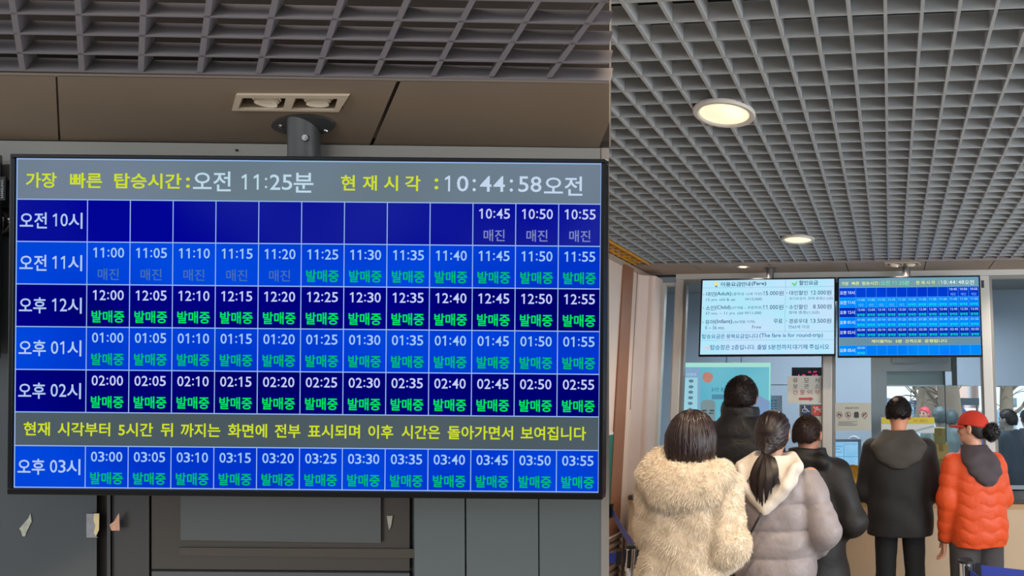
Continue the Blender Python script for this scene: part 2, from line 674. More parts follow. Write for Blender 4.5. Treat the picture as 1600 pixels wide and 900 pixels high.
mp = MB()
for pts in ([(89.5, 117.8), (373, 122.1), (373, 223.2), (94.5, 219.2)], [(373, 122.1), (536, 124.5), (536, 150.8), (373, 149.5)],
            [(373, 168), (536, 169.5), (536, 225.6), (373, 223.2)], [(536, 124.5), (620.5, 125.8), (577.5, 226.2), (536, 225.6)]):
    mp.prism([on_pl(*p) for p in pts], EN * 0.008)
struct('soffit_panel', mp, m_soff2)

m_dk = mat('bay_dark', (52, 49, 46), 0.35, var=0.06, scale=3)
m_gl = mat('bay_grey_glass', (78, 81, 82), 0.12, var=0.10, scale=2.0)
m_pan = mat('bay_panel', (84, 86, 86), 0.25, var=0.06, scale=2)
m_cab = mat('bay_cabinet', (96, 104, 103), 0.3, var=0.06, scale=2.5)
m_beam = mat('bay_beam', (134, 131, 123), 0.5, var=0.04)
struct('wall_bay', slab(MB(), [(-220, 205), (951.6, 221), (951.6, 1400), (-220, 1400)], DW + 0.024, 0.06), m_dk)
struct('beam', slab(MB(), [(-220, 217), (938, 231.5), (938, 262), (-220, 256)], DW, 0.03), m_beam)
struct('trim_10', slab(MB(), [(939.5, 231), (951.6, 231), (951.6, 1400), (939.5, 1400)], DW + 0.004, 0.03), mat('bay_post', (150, 140, 130), 0.5))
struct('window_6', slab(MB(), [(-220, 256), (151, 256), (151, 1400), (-220, 1400)], DW + 0.012, 0.02), m_gl)
struct('trim_11', slab(MB(), [(166, 262), (171.5, 262), (173.5, 1400), (168, 1400)], DW + 0.010, 0.02), mat('bay_mullion', (64, 62, 62), 0.3))
struct('trim_12', slab(MB(), [(174, 262), (233, 262), (233, 1400), (176, 1400)], DW + 0.014, 0.02), mat('bay_mullion', (64, 62, 62), 0.3))
door = struct('door_1', slab(MB(), [(236, 262), (640, 262), (640, 892), (237, 889)], DW + 0.012, 0.02), mat('bay_door', (66, 60, 54), 0.3, var=0.08, scale=3))
struct('pane', slab(MB(), [(282, 300), (594, 300), (595, 848.5), (282, 844)], DW + 0.006, 0.006), m_pan, door)
struct('panel', slab(MB(), [(280, 856), (648, 858), (648, 872), (280, 868)], DW + 0.008, 0.004), mat('bay_rail', (72, 65, 57), 0.3), door)
struct('trim_13', slab(MB(), [(237, 893), (640, 896), (640, 1400), (237, 1400)], DW + 0.008, 0.02), m_pan)
for x0, x1, lean in ((645, 723.5, 1.2), (726, 837.8, 2), (840, 936, 2.5)):
    struct('wall_panel', slab(MB(), [(x0, 262), (x1, 262), (x1 + lean + 4, 1400), (x0 + lean + 4, 1400)], DW + 0.005, 0.02), m_cab)

# ================================================================== DISPLAYS
BO = 0.018                                  # boldness of the yellow letters
UW, UH = 914.0, 515.0                       # layout units of the timetable picture
ROWS = [(64, 130), (130, 196.5), (196.5, 263), (263, 330), (330, 396.5), (449, 515)]
C0, CW = 111.5, (914 - 111.5) / 12


def rect(mb, to3, x0, x1, y0, y1):
    return mb.add([to3(x0, y1), to3(x1, y1), to3(x1, y0), to3(x0, y0)], [(0, 1, 2, 3)])


def timetable(root, to, hours, header, notice, now, tones, last_only=None):
    """the lit picture of a departure board: bands, cell lines and lettering"""
    k = root.name

    def lay(dz):
        return lambda x, y: to(x, y, dz)
    hb = obj('header_band', rect(MB(), lay(0.0004), 0, UW, 0, 64), screen_mat(k + 'hd', *tones['header'], 2.2), root)
    t = MB()
    put_text(t, '가장', 15, 63, 22, 46, lay(0.0012), BO)
    put_text(t, '빠른', 84, 134, 22, 46, lay(0.0012), BO)
    put_text(t, '탑승시간', 153, 258, 22, 46, lay(0.0012), BO)
    put_text(t, ':', 265, 271, 28, 44, lay(0.0012), BO)
    put_text(t, '현', 507, 529, 22, 46, lay(0.0012), BO)
    put_text(t, '재', 541, 563, 22, 46, lay(0.0012), BO)
    put_text(t, '시', 574, 596, 22, 46, lay(0.0012), BO)
    put_text(t, '각', 607, 631, 22, 46, lay(0.0012), BO)
    put_text(t, ':', 653, 659, 26, 43, lay(0.0012), BO)
    obj('yellow_lettering', t, screen_mat(k + 'ye', tones['yellow']), hb)
    t = MB()
    put_text(t, '오전', 276, 335, 18, 49, lay(0.0012), 0.012)
    put_num(t, '11:25', 349, 431, 22, 46, lay(0.0012), 0.006, 0.125)
    put_text(t, '분', 433, 464, 19, 50, lay(0.0012), 0.012)
    obj('first_ride_lettering', t, screen_mat(k + 'fr', tones['first']), hb)
    t = MB()
    xs = [(668, 682), (688, 706), (712, 718), (724, 742), (745, 763), (770, 776), (784, 800), (803, 820)]
    for ch, (a, b) in zip(now, xs):
        if ch == ':':
            for yy in (29, 43):
                t.add([lay(0.0012)(*p) for p in poly_disc((a + b) / 2, yy, 2.6)][::-1], [tuple(range(10))])
        else:
            put_num(t, ch, a, b, 21.5, 46, lay(0.0012), 0.008, 0.12)
    put_text(t, '오전', 824, 884, 21, 51, lay(0.0012), 0.012)
    obj('clock_lettering', t, screen_mat(k + 'wh', tones['white']), hb)
    for (y0, y1), (name, tone, cells) in zip(ROWS, hours):
        r = obj('hour_row', rect(MB(), lay(0.0004), 0, UW, y0, y1), screen_mat(k + tone, *tones[tone], 2.6), root)
        t = MB()
        my = (y0 + y1) / 2
        put_text(t, name[:2], 6, 48.5, my - 12.5, my + 12.5, lay(0.0012), 0.014)
        put_num(t, name[3:5], 56.5, 81, my - 11, my + 9, lay(0.0012), 0.004, 0.115)
        put_text(t, name[5:], 82, 104, my - 12.5, my + 12.5, lay(0.0012), 0.010)
        obj('hour_lettering', t, screen_mat(k + 'rw', tones['rowname']), r)
        tt, ts, tg = MB(), MB(), MB()
        for c, (tm, st) in enumerate(cells):
            if not tm:
                continue
            cx = C0 + CW * (c + 0.5)
            put_num(tt, tm, cx - 24.5, cx + 24.5, y0 + 8.5, y0 + 24.2, lay(0.0012), 0.008, 0.15)
            if st == '매진':
                put_text(tg, st, cx - 16.5, cx + 16.5, y0 + 41, y0 + 59.5, lay(0.0012), 0.012)
            else:
                put_text(ts, st, cx - 25.5, cx + 25.5, y0 + 40.5, y0 + 59.5, lay(0.0012), 0.02)
        obj('time_lettering', tt, screen_mat(k + 'ti' + ('l' if tone == 'light' else 'd'), tones['time_l' if tone == 'light' else 'time_d']), r)
        if ts.v:
            obj('on_sale_lettering', ts, screen_mat(k + 'gr' + ('l' if tone == 'light' else 'd'), tones['green_l' if tone == 'light' else 'green_d']), r)
        if tg.v:
            obj('sold_out_lettering', tg, screen_mat(k + 'so' + ('l' if tone == 'light' else 'd'), tones['sold_l' if tone == 'light' else 'sold_d']), r)
    nb = obj('notice_band', rect(MB(), lay(0.0004), 0, UW, 396.5, 449), screen_mat(k + 'nb', *tones['notice'], 2.2), root)
    t = MB()
    for wd, a, b in notice:
        put_text(t, wd, a, b, 412, 433.5, lay(0.0012), BO)
    obj('notice_lettering', t, screen_mat(k + 'ye', tones['yellow']), nb)
    g = MB()
    for y in (1, 64, 130, 196.5, 263, 330, 396.5, 449, 514):
        rect(g, lay(0.0009), 0, UW, y - 0.8, y + 0.8)
    for x in [1, 913]:
        rect(g, lay(0.0010), x - 0.8, x + 0.8, 0, UH)
    for c in range(12):
        x = C0 + CW * c
        rect(g, lay(0.0010), x - 0.7, x + 0.7, 64, 396.5)
        rect(g, lay(0.0010), x - 0.7, x + 0.7, 449, 515)
    obj('grid_lines', g, screen_mat(k + 'gl', tones['line']), root)


def cells(hh, first_sale=0, blank=0, blank_after=99):
    out = []
    for c in range(12):
        if c < blank or c >= blank_after:
            out.append(('', ''))
        else:
            out.append(('%s:%02d' % (hh, c * 5), '매진' if c < first_sale else '발매중'))
    return out


def monitor(name, label, cat, mtx, W_, H_, bez, group=None, deep=0.05):
    """a flat display hung from above: local x across, z up, -y to the viewer; screen area W_ x H_"""
    root = thing(name, label, cat, mtx=mtx, group=group)
    b = bez
    fr = MB()
    X, Z = W_ / 2, H_ / 2
    fr.hexa((-X - b, -0.006, Z), (2 * X + 2 * b, 0, 0), (0, 0.022, 0), (0, 0, b))
    fr.hexa((-X - b, -0.006, -Z - b * 1.6), (2 * X + 2 * b, 0, 0), (0, 0.022, 0), (0, 0, b * 1.6))
    fr.hexa((-X - b, -0.006, -Z), (b, 0, 0), (0, 0.022, 0), (0, 0, 2 * Z))
    fr.hexa((X, -0.006, -Z), (b, 0, 0), (0, 0.022, 0), (0, 0, 2 * Z))
    obj('bezel', fr, mat('black_bezel', (7, 7, 11), 0.3, spec=0.2), root, bevel=0.0015)
    bk = MB()
    a, c = 0.016, deep
    bk.add([(-X - b, a, -Z - b), (X + b, a, -Z - b), (X + b, a, Z + b), (-X - b, a, Z + b),
            (-X + 0.09, c, -Z + 0.09), (X - 0.09, c, -Z + 0.09), (X - 0.09, c, Z - 0.09), (-X + 0.09, c, Z - 0.09)],
           [(0, 1, 2, 3)[::1], (7, 6, 5, 4), (0, 4, 5, 1), (1, 5, 6, 2), (2, 6, 7, 3), (3, 7, 4, 0)])
    obj('back_cover', bk, mat('black_plastic', (20, 20, 22), 0.5), root)
    obj('screen', MB().box(-X, X, 0.0, 0.012, -Z, Z), mat('screen_black', (8, 8, 12), 0.25), root)
    return root


def local_to(W_, H_, uw, uh):
    return lambda x, y, dz: (-W_ / 2 + x / uw * W_, -dz, H_ / 2 - y / uh * H_)


# ---- the large timetable of the left bay
d = 1.39
rot = 0.0088
ctr = at(481.5, 508.5, d)
rx = (R_ * math.cos(rot) - CU * math.sin(rot))
rz = (CU * math.cos(rot) + R_ * math.sin(rot))
M1 = Matrix(((rx.x, FW.x, rz.x, ctr.x), (rx.y, FW.y, rz.y, ctr.y), (rx.z, FW.z, rz.z, ctr.z), (0, 0, 0, 1)))
W1, H1 = 914 * d / F, 514.5 * d / F
tv = monitor('timetable_display', 'large close blue departure timetable screen hanging in the dark left bay', 'screen', M1, W1, H1, 0.0083, deep=0.030)
T_LEFT = dict(header=((112, 128, 146), (100, 118, 126)), notice=((84, 97, 108), (74, 88, 94)),
              dark=((2, 4, 148), (26, 36, 152)), navy=((2, 2, 132), (0, 0, 104)), light=((0, 72, 222), (0, 52, 200)),
              yellow=(206, 222, 40), first=(190, 216, 230), white=(196, 214, 236), rowname=(178, 202, 240),
              time_l=(160, 200, 246), time_d=(196, 206, 246), green_l=(2, 186, 108), green_d=(4, 226, 92),
              sold_l=(66, 110, 180), sold_d=(124, 134, 190), line=(150, 186, 240))
NOTE1 = []
for wd, a, b in (('현재', 38, 79), ('시각부터', 91, 173), ('5시간', 186, 240), ('뒤', 252, 271), ('까지는', 283, 345),
                 ('화면에', 357, 418), ('전부', 430, 470), ('표시되며', 482, 563), ('이후', 576, 615), ('시간은', 628, 688),
                 ('돌아가면서', 700, 802), ('보여집니다', 814, 916)):
    NOTE1.append((wd, a - 23, b - 23))
timetable(tv, local_to(W1, H1, UW, UH),
          [('오전 10시', 'dark', cells('10', 12, 9)), ('오전 11시', 'light', cells('11', 5)), ('오후 12시', 'navy', cells('12')),
           ('오후 01시', 'light', cells('01')), ('오후 02시', 'navy', cells('02')), ('오후 03시', 'light', cells('03'))],
          None, NOTE1, '10:44:58', T_LEFT)
# its ceiling pole
fl = on_pl(475, 195)
pole = thing('display_pole', 'dark ceiling pole with round flange holding the large left screen', 'pole', fl)
obj('flange', MB().prism([on_pl(475 + 49.5 * math.cos(a), 193.5 + 15.5 * math.sin(a)) for a in [2 * math.pi * k / 40 for k in range(40)]], EN * -0.006), mat('pole_grey', (62, 62, 62), 0.45), pole)
ptop, pbot = fl + CU * 0.012, at(476, 330, 1.4545)
obj('tube', MB().cyl(ptop, pbot, 0.0288, n=32), mat('pole_grey', (62, 62, 62), 0.45), pole, smooth=True, auto=0.6)
bp = at(477, 215, 1.455 - 0.029)
obj('bolt', MB().lathe([(0.0, -0.003), (0.0035, -0.003), (0.0036, -0.0015), (0.0065, -0.0015), (0.007, 0.004)], bp, FW, 20), mat('bolt_steel', (150, 150, 150), 0.3, 0.9), pole)
for px, py in ((441, 194), (511, 201.5)):
    q = on_pl(px, py) - EN * 0.006
    obj('screw', MB().lathe([(0.0, -0.004), (0.004, -0.003), (0.005, 0.0)], q, EN, 14), mat('bolt_steel', (150, 150, 150), 0.3, 0.9), pole)
obj('bracket', MB().prism([at(x, y, 1.4215) for x, y in ((440, 300), (512, 300), (512, 700), (440, 700))], FW * 0.012), mat('pole_grey', (62, 62, 62), 0.45), pole)

# ---- the two boards over the counter (right)
YT = 5.58


def hung(px0, px1, py0, py1, Y):
    a, b = on_y(px0, (py0 + py1) / 2, Y), on_y(px1, (py0 + py1) / 2, Y)
    za, zb = on_y((px0 + px1) / 2, py1, Y).z, on_y((px0 + px1) / 2, py0, Y).z
    c = Vector(((a.x + b.x) / 2, Y, (za + zb) / 2))
    return Matrix.Translation(c), b.x - a.x, zb - za


M2, W2, H2 = hung(1311, 1531, 434, 555, YT)
tv2 = monitor('timetable_display', 'distant blue timetable screen over the counter, right of the white fare screen', 'screen', M2, W2, H2, 0.012)
T_RIGHT = dict(header=((112, 156, 178), (122, 160, 160)), notice=((112, 150, 165), (104, 142, 165)),
               dark=((0, 66, 214), (0, 46, 200)), navy=((0, 52, 196), (0, 40, 176)), light=((0, 148, 255), (0, 124, 248)),
               yellow=(232, 236, 140), first=(120, 232, 170), white=(225, 242, 250), rowname=(226, 240, 255),
               time_l=(150, 226, 255), time_d=(196, 226, 255), green_l=(30, 226, 226), green_d=(20, 226, 206),
               sold_l=(90, 190, 255), sold_d=(110, 170, 255), line=(90, 180, 250))
NOTE2 = [('케이블카는', 212, 346), ('5분', 368, 410), ('간격으로', 430, 535), ('운행됩니다', 556, 700)]
timetable(tv2, local_to(W2, H2, UW, UH),
          [('오전 10시', 'dark', cells('10', 12, 9)), ('오전 11시', 'light', cells('11', 5)), ('오후 12시', 'navy', cells('12')),
           ('오후 01시', 'light', cells('01')), ('오후 02시', 'navy', cells('02')), ('오후 05시', 'light', cells('05', 0, 0, 1))],
          None, NOTE2, '10:44:48', T_RIGHT)

M3, W3, H3 = hung(1096, 1303.5, 437, 553.5, YT)
fare = monitor('fare_display', 'pale blue fare list screen hanging over the counter', 'screen', M3, W3, H3, 0.012)
fl_ = local_to(W3, H3, 1380.0, 775.0)


def lay3(dz):
    return lambda x, y: fl_(x, y, dz)


pic = obj('fare_picture', rect(MB(), lay3(0.0004), 0, 1380, 0, 775), screen_mat('fare_bg', (176, 232, 250), (196, 228, 252), 3.0), fare)
ln = MB()
for x0, x1, y in ((0, 1380, 80), (0, 1380, 543), (0, 1380, 630)):
    rect(ln, lay3(0.0008), x0, x1, y - 1.6, y + 1.6)
rect(ln, lay3(0.0008), 872, 875.5, 0, 543)
obj('rule_lines', ln, screen_mat('fare_line', (120, 186, 215)), pic)
td, tm_, tb = MB(), MB(), MB()
L1 = lay3(0.0012)
for s, a, b, y0, y1 in (('이용요금', 193, 408, 20, 68), ('안내', 410, 505, 20, 68), ('(Fare)', 518, 672, 18, 68),
                        ('할인요금', 1015, 1212, 14, 62)):
    put_text(td, s, a, b, y0, y1, L1, 0.016)
for s, a, b, y0, y1 in (('대인', 42, 136, 122, 168), ('(Adult)', 140, 308, 122, 172), ('15,000원', 638, 855, 120, 168),
                        ('소인', 42, 136, 268, 316), ('(Child)', 142, 304, 266, 316), ('11,000원', 640, 855, 266, 316),
                        ('유아', 42, 142, 415, 463), ('(Infant)', 144, 325, 412, 464), ('무료', 756, 848, 412, 460),
                        ('대인할인', 914, 1104, 120, 166), ('12,000원', 1134, 1350, 120, 168),
                        ('소인할인', 914, 1104, 266, 314), ('8,500원', 1162, 1352, 266, 314),
                        ('경로우대', 914, 1104, 413, 461), ('13,500원', 1132, 1350, 413, 461)):
    if s[0].isdigit():
        put_num(td, s[:-1], a, b - 56, y0 + 2, y1 - 4, L1, 0.004, 0.11)
        put_text(td, s[-1], b - 50, b, y0, y1, L1, 0.006)
        continue
    put_text(td, s, a, b, y0, y1, L1, 0.008)
for s, a, b, y0, y1 in (('(중학생 12세 이상)', 318, 632, 132, 168), ('12 yrs. old & up', 44, 350, 190, 226), ('W15,000', 450, 628, 190, 222),
                        ('(37개월 ~ 초등학생)', 316, 632, 276, 312), ('37 mo. ~ 11 yrs. old', 42, 434, 334, 370), ('W11,000', 450, 626, 334, 366),
                        ('(36개월 이하)', 336, 562, 424, 460), ('0 ~ 36 mo.', 44, 248, 480, 516), ('Free', 535, 628, 478, 510),
                        ('국가유공자, 장애 중증(1,2급)', 912, 1366, 188, 222), ('장애 중증(1,2급)', 912, 1228, 332, 368), ('만65세 이상', 912, 1128, 478, 514)):
    put_text(tm_, s, a, b, y0, y1, L1, 0.004)
for s, a, b, y0, y1 in (('탑승요금은', 14, 255, 564, 612), ('왕복요금입니다', 268, 600, 564, 612), ('(The fare is for round-trip)', 612, 1265, 560, 614),
                        ('탑승장은', 105, 310, 676, 728), ('2층입니다.', 326, 572, 676, 728), ('출발', 592, 690, 676, 728), ('5분전까지', 706, 940, 676, 728),
                        ('대기해', 958, 1108, 676, 728), ('주십시오', 1126, 1330, 676, 728)):
    put_text(tb, s, a, b, y0, y1, L1, 0.012)
obj('dark_lettering', td, screen_mat('fare_dark', (34, 74, 112)), pic)
obj('small_lettering', tm_, screen_mat('fare_small', (78, 112, 150)), pic)
obj('blue_lettering', tb, screen_mat('fare_blue', (36, 118, 170)), pic)
ck = MB()
ck.add([L1(*p) for p in ((935, 42), (950, 34), (966, 52), (1000, 10), (985, 58), (966, 72))], [(0, 1, 2, 5)[::-1], (2, 3, 4, 5)[::-1]])
obj('check_mark', ck, screen_mat('fare_green', (96, 214, 110)), pic)
bl_ = MB()
bl_.add([L1(145 + 22 * math.cos(a), 38 + 20 * math.sin(a)) for a in [2 * math.pi * k / 16 for k in range(16)]], [tuple(range(16))])
obj('bulb_icon', bl_, screen_mat('fare_bulb', (240, 226, 130)), pic)
obj('bulb_base', rect(MB(), L1, 135, 156, 57, 72), screen_mat('fare_base', (80, 110, 190)), pic)
dots = MB()
for x, y in ((17, 150), (17, 292), (17, 440), (890, 143), (890, 288), (890, 436)):
    dots.add([L1(x + 6 * math.cos(a), y + 6 * math.sin(a)) for a in [2 * math.pi * k / 10 for k in range(10)]], [tuple(range(10))])
obj('bullet_points', dots, screen_mat('fare_red', (200, 90, 120)), pic)
hand = MB()
hand.add([L1(*p) for p in ((38, 700), (70, 690), (95, 672), (102, 700), (96, 726), (60, 722), (38, 716))], [tuple(range(7))[::-1]])
obj('hand_icon', hand, screen_mat('fare_hand', (206, 214, 226)), pic)

for px, lab in ((1203, 'short dark ceiling pole holding the pale fare screen'), (1416.5, 'short dark ceiling pole holding the distant blue timetable screen')):
    b0 = on_y(px, 440, YT + 0.102)
    p = thing('display_pole', lab, 'pole', (b0.x, b0.y, b0.z), group=None)
    obj('tube', MB().cyl((b0.x, b0.y, b0.z - 0.3), (b0.x, b0.y, ZC - 0.004), 0.034, n=24), mat('pole_steel', (104, 102, 104), 0.4, 0.3), p, smooth=True, auto=0.6)
    obj('flange', MB().cyl((b0.x, b0.y, ZC - 0.010), (b0.x, b0.y, ZC - 0.004), 0.055, n=28), mat('pole_steel', (104, 102, 104), 0.4, 0.3), p)
    obj('bracket', MB().box(b0.x - 0.1, b0.x + 0.1, YT + 0.0515, YT + 0.07, b0.z - 0.45, b0.z - 0.05), mat('pole_steel', (104, 102, 104), 0.4, 0.3), p)
# bracket boxes that show between and beside the two boards
for x0, x1, y0, y1, root in ((1304.5, 1309.5, 441, 470, fare), (1533.5, 1537.5, 438, 449, tv2)):
    b_ = bx(MB(), x0, x1, y0, y1, YT + 0.02, 0.03)
    mi = root.matrix_world.inverted()
    b_.v = [tuple(mi @ Vector(v)) for v in b_.v]
    obj('side_bracket', b_, mat('bracket_dark', (58, 54, 60), 0.5), root)

# ================================================================== LAMPS
m_white = mat('lamp_white', (214, 206, 196), 0.4)
m_bulb = mat('lamp_glow', (255, 240, 215), 0.5, emit=(255, 243, 222), es=5.0)


def downlight(px, py, label, r=0.125, power=30, zc=ZC, group='round lamps recessed in the lattice ceiling'):
    p = on_z(px, py, zc)
    t = thing('downlight', label, 'ceiling light', (p.x, p.y, zc), group)
    obj('trim_ring', MB().lathe([(r * 0.80, 0.004), (r * 0.80, -0.006), (r * 0.86, -0.012), (r * 0.97, -0.012), (r, -0.006), (r, 0.004)], p, (0, 0, 1), 48),
        m_white, t, smooth=True, auto=0.5)
    obj('reflector', MB().lathe([(r * 0.80, -0.005), (r * 0.74, 0.016), (r * 0.60, 0.030)], p, (0, 0, 1), 40),
        mat('reflector', (240, 226, 200), 0.3, 0.0, emit=(255, 232, 196), es=0.95), t, smooth=True)
    obj('lamp_disc', MB().lathe([(0, 0.030), (r * 0.61, 0.029), (r * 0.61, 0.034), (0, 0.034)], p, (0, 0, 1), 32), m_bulb, t)
    obj('housing', MB().lathe([(r * 0.84, 0.0), (r * 0.80, 0.018), (r * 0.66, 0.034), (r * 0.66, 0.0355), (0, 0.0355)], p, (0, 0, 1), 32), mat('lamp_housing', (60, 58, 56), 0.6), t, smooth=True, auto=0.6)
    light('downlight_beam', 'SPOT', (p.x, p.y, zc - 0.016), power, WARM, 0.06, (p.x, p.y, 0), 2.5, 0.7)
    return t


downlight(1132, 176.5, 'nearer large round glowing lamp in the grey lattice ceiling', 0.127, 60)
downlight(1247, 373.5, 'farther round glowing lamp in the grey lattice ceiling above the fare screen', 0.122, 45)
q = on_z(1161, 415.5, ZC)
t = thing('spot_lamp', 'small glowing orange spot lamp in the soffit above the fare screen', 'ceiling light', (q.x, q.y, ZC - 0.004))
obj('trim_ring', MB().lathe([(0.036, 0.0), (0.036, -0.006), (0.056, -0.008), (0.058, -0.004)], (q.x, q.y, ZC - 0.004), (0, 0, 1), 28), m_white, t)
obj('lamp_disc', MB().lathe([(0, -0.006), (0.034, -0.005), (0.035, -0.002), (0, -0.002)], (q.x, q.y, ZC - 0.004), (0, 0, 1), 24),
    mat('spot_glow', (255, 200, 140), 0.5, emit=(255, 205, 150), es=3.5), t)
light('spot_beam', 'SPOT', (q.x, q.y, ZC - 0.02), 18, (1, 0.66, 0.40), 0.03, (q.x, q.y + 0.05, 0), 2.6, 0.9)


def twin_spot(name, label, to, ax1, vin, dwn, axn, sc, wells):
    """square trim with two wells and a tilted round lamp head in each; to(px, py) is on the soffit"""
    t = thing(name, label, 'ceiling light', to(455, 158))
    O = [(370.5, 145.5), (547, 146.5), (531, 172), (364, 170)]
    dn = -axn * (0.006 * sc)
    fr = MB()
    w0, w1 = wells
    strips = [[O[0], O[1], (w1[1][0], w1[1][1]), (w0[0][0], w0[0][1])], [w0[3], w1[2], O[2], O[3]],
              [O[0], w0[0], w0[3], O[3]], [w0[1], w1[0], w1[3], w0[2]], [w1[1], O[1], O[2], w1[2]]]
    for s_ in strips:
        fr.prism([to(*p) for p in s_], dn)
    obj('trim_frame', fr, mat('spot_trim', (196, 180, 158), 0.45), t)
    for i, wl in enumerate(wells):
        wb = MB()
        P = [to(*p) for p in wl]
        dep = axn * (0.05 * sc)
        for a, b in ((0, 1), (1, 2), (2, 3), (3, 0)):
            wb.prism([P[a], P[b], P[b] + dep, P[a] + dep], (P[(a + 2) % 4] - P[a]) * -0.012)
        wb.prism([p + dep for p in P], axn * (0.004 * sc))
        hs = obj('housing', wb, mat('spot_housing', (150, 132, 110), 0.5), t)
        c = (P[0] + P[1] + P[2] + P[3]) / 4 + axn * (0.010 * sc if sc == 1.0 else -0.014)
        r = (P[1] - P[0]).length * 0.37
        uu = (ax1 + dwn * (0.16 if i == 0 else 0.03)).normalized()
        obj('lamp_head', MB().lathe([(0, 0.004), (0.62, 0.006), (0.70, 0.010), (0.74, 0.012), (0.74, 0.005), (0.86, 0.005), (0.86, -0.001), (1.0, -0.001), (1.0, -0.009), (0.6, -0.012), (0, -0.012)]
                                    , c, dwn * sc, 36, r, r * 0.95, uu, vin),
            mat('spot_head', (232, 218, 196), 0.4), t, smooth=True, auto=0.5)
    return t


WELLS = [[(380, 150), (448.5, 150.6), (444, 168), (374, 167)], [(463, 150.7), (529, 151.3), (524, 169), (456.5, 168)]]
twin_spot('twin_spotlight', 'square double spotlight in the brown soffit above the large left screen', lambda x, y: on_pl(x, y), E2, (on_pl(455, 170) - on_pl(455, 150)).normalized() * 0.42, -CU, EN, 1.0, WELLS)
# the same fitting seen far away over the right timetable
qa = on_z(1411, 412, ZC - 0.004)


def to_far(x, y):
    return qa + Vector(((x - 455) * 0.00172, -(y - 158) * 0.0055, 0))


twin_spot('twin_spotlight', 'square double spotlight in the pale soffit above the distant blue timetable', to_far, Vector((1, 0, 0)), Vector((0, 1, 0)) * 0.6, -UP, UP, 1.5, WELLS)

# ================================================================== COUNTER
zt = on_y(1391, 778, YC).z
ct = thing('ticket_counter', 'beige ticket counter with a dark top below the booth glass', 'counter', (0, YC + 0.3, 0))
x0, x1 = xc + 0.02, 3.0
obj('counter_top', MB().box(x0, x1, YC, YW - 0.05, zt - 0.036, zt), mat('counter_top', (64, 58, 54), 0.3, var=0.1, scale=12), ct, bevel=0.004)
obj('wood_rail', MB().box(x0, x1, YC + 0.02, YC + 0.05, zt - 0.075, zt - 0.036), mat('counter_wood', (196, 158, 110), 0.5, var=0.1), ct)
fp = MB()
nx = 6
for k in range(nx):
    a = x0 + (x1 - x0) * k / nx
    b = x0 + (x1 - x0) * (k + 1) / nx
    fp.box(a + 0.0015, b - 0.0015, YC + 0.03, YC + 0.06, 0.08, zt - 0.075)
obj('front_panel', fp, mat('counter_front', (206, 180, 148), 0.5, var=0.05, scale=3), ct)
obj('plinth', MB().box(x0, x1, YC + 0.06, YC + 0.1, 0, 0.08), mat('plinth_dark', (60, 56, 52), 0.6), ct)
obj('ledge', MB().box(px_r[0], xR, YW - 0.14, YW - 0.06, zt, ZS - 0.03), mat('ledge_pale', (190, 182, 170), 0.5), ct)


# ================================================================== THINGS BEHIND AND ON THE GLASS
def plane(Y):
    return lambda x, y, dz=0.0: on_y(x, y, Y - dz)


def flat(mb, T, pts, dz=0.0, t=0.003):
    return mb.prism([T(x, y, dz) for x, y in pts], (0, t, 0))


def R4(x0, y0, x1, y1):
    return [(x0, y0), (x1, y0), (x1, y1), (x0, y1)]


def disc(cx, cy, rx_, ry_=None, n=24):
    ry_ = ry_ or rx_
    return [(cx + rx_ * math.cos(2 * math.pi * k / n), cy + ry_ * math.sin(2 * math.pi * k / n)) for k in range(n)]


def stroke(mb, T, pts, wd, dz, t=0.0006, closed=False):
    pts = [Vector((*p, 0)) for p in pts]
    if closed:
        pts = pts + [pts[0]]
    for a, b in zip(pts[:-1], pts[1:]):
        dd = (b - a)
        if dd.length < 1e-6:
            continue
        nn = Vector((-dd.y, dd.x, 0)).normalized() * wd / 2
        e = dd.normalized() * wd * 0.3
        flat(mb, T, [((a - e + nn).x, (a - e + nn).y), ((b + e + nn).x, (b + e + nn).y), ((b + e - nn).x, (b + e - nn).y), ((a - e - nn).x, (a - e - nn).y)], dz, t)
    return mb


# reflection of an outside screen, built as a glowing board behind the left pane
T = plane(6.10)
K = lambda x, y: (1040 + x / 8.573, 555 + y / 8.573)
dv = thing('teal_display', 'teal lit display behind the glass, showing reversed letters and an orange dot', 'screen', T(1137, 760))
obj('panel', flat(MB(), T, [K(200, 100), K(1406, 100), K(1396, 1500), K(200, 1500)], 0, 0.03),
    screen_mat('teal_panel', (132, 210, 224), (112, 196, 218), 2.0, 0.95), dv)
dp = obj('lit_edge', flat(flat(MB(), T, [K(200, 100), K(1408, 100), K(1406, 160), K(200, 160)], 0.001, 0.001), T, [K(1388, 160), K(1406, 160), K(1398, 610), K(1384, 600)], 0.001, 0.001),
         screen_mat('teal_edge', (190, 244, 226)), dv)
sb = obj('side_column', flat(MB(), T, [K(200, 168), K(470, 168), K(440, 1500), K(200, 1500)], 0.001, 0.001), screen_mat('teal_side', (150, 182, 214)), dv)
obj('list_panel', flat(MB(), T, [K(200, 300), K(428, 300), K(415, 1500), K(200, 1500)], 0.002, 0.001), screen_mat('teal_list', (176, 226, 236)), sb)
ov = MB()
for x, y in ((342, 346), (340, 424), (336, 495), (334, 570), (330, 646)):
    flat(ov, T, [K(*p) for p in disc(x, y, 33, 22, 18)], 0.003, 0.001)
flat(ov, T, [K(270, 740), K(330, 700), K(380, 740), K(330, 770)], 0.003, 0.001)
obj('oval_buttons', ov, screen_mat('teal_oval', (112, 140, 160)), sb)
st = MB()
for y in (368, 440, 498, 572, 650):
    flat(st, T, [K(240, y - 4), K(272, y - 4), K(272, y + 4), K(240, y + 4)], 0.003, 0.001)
put_text(st, '관광안내', *K(250, 235)[:1], K(415, 0)[0], K(0, 240)[1], K(0, 278)[1], lambda x, y: T(x, y, 0.003), 0.004, mirror=True)
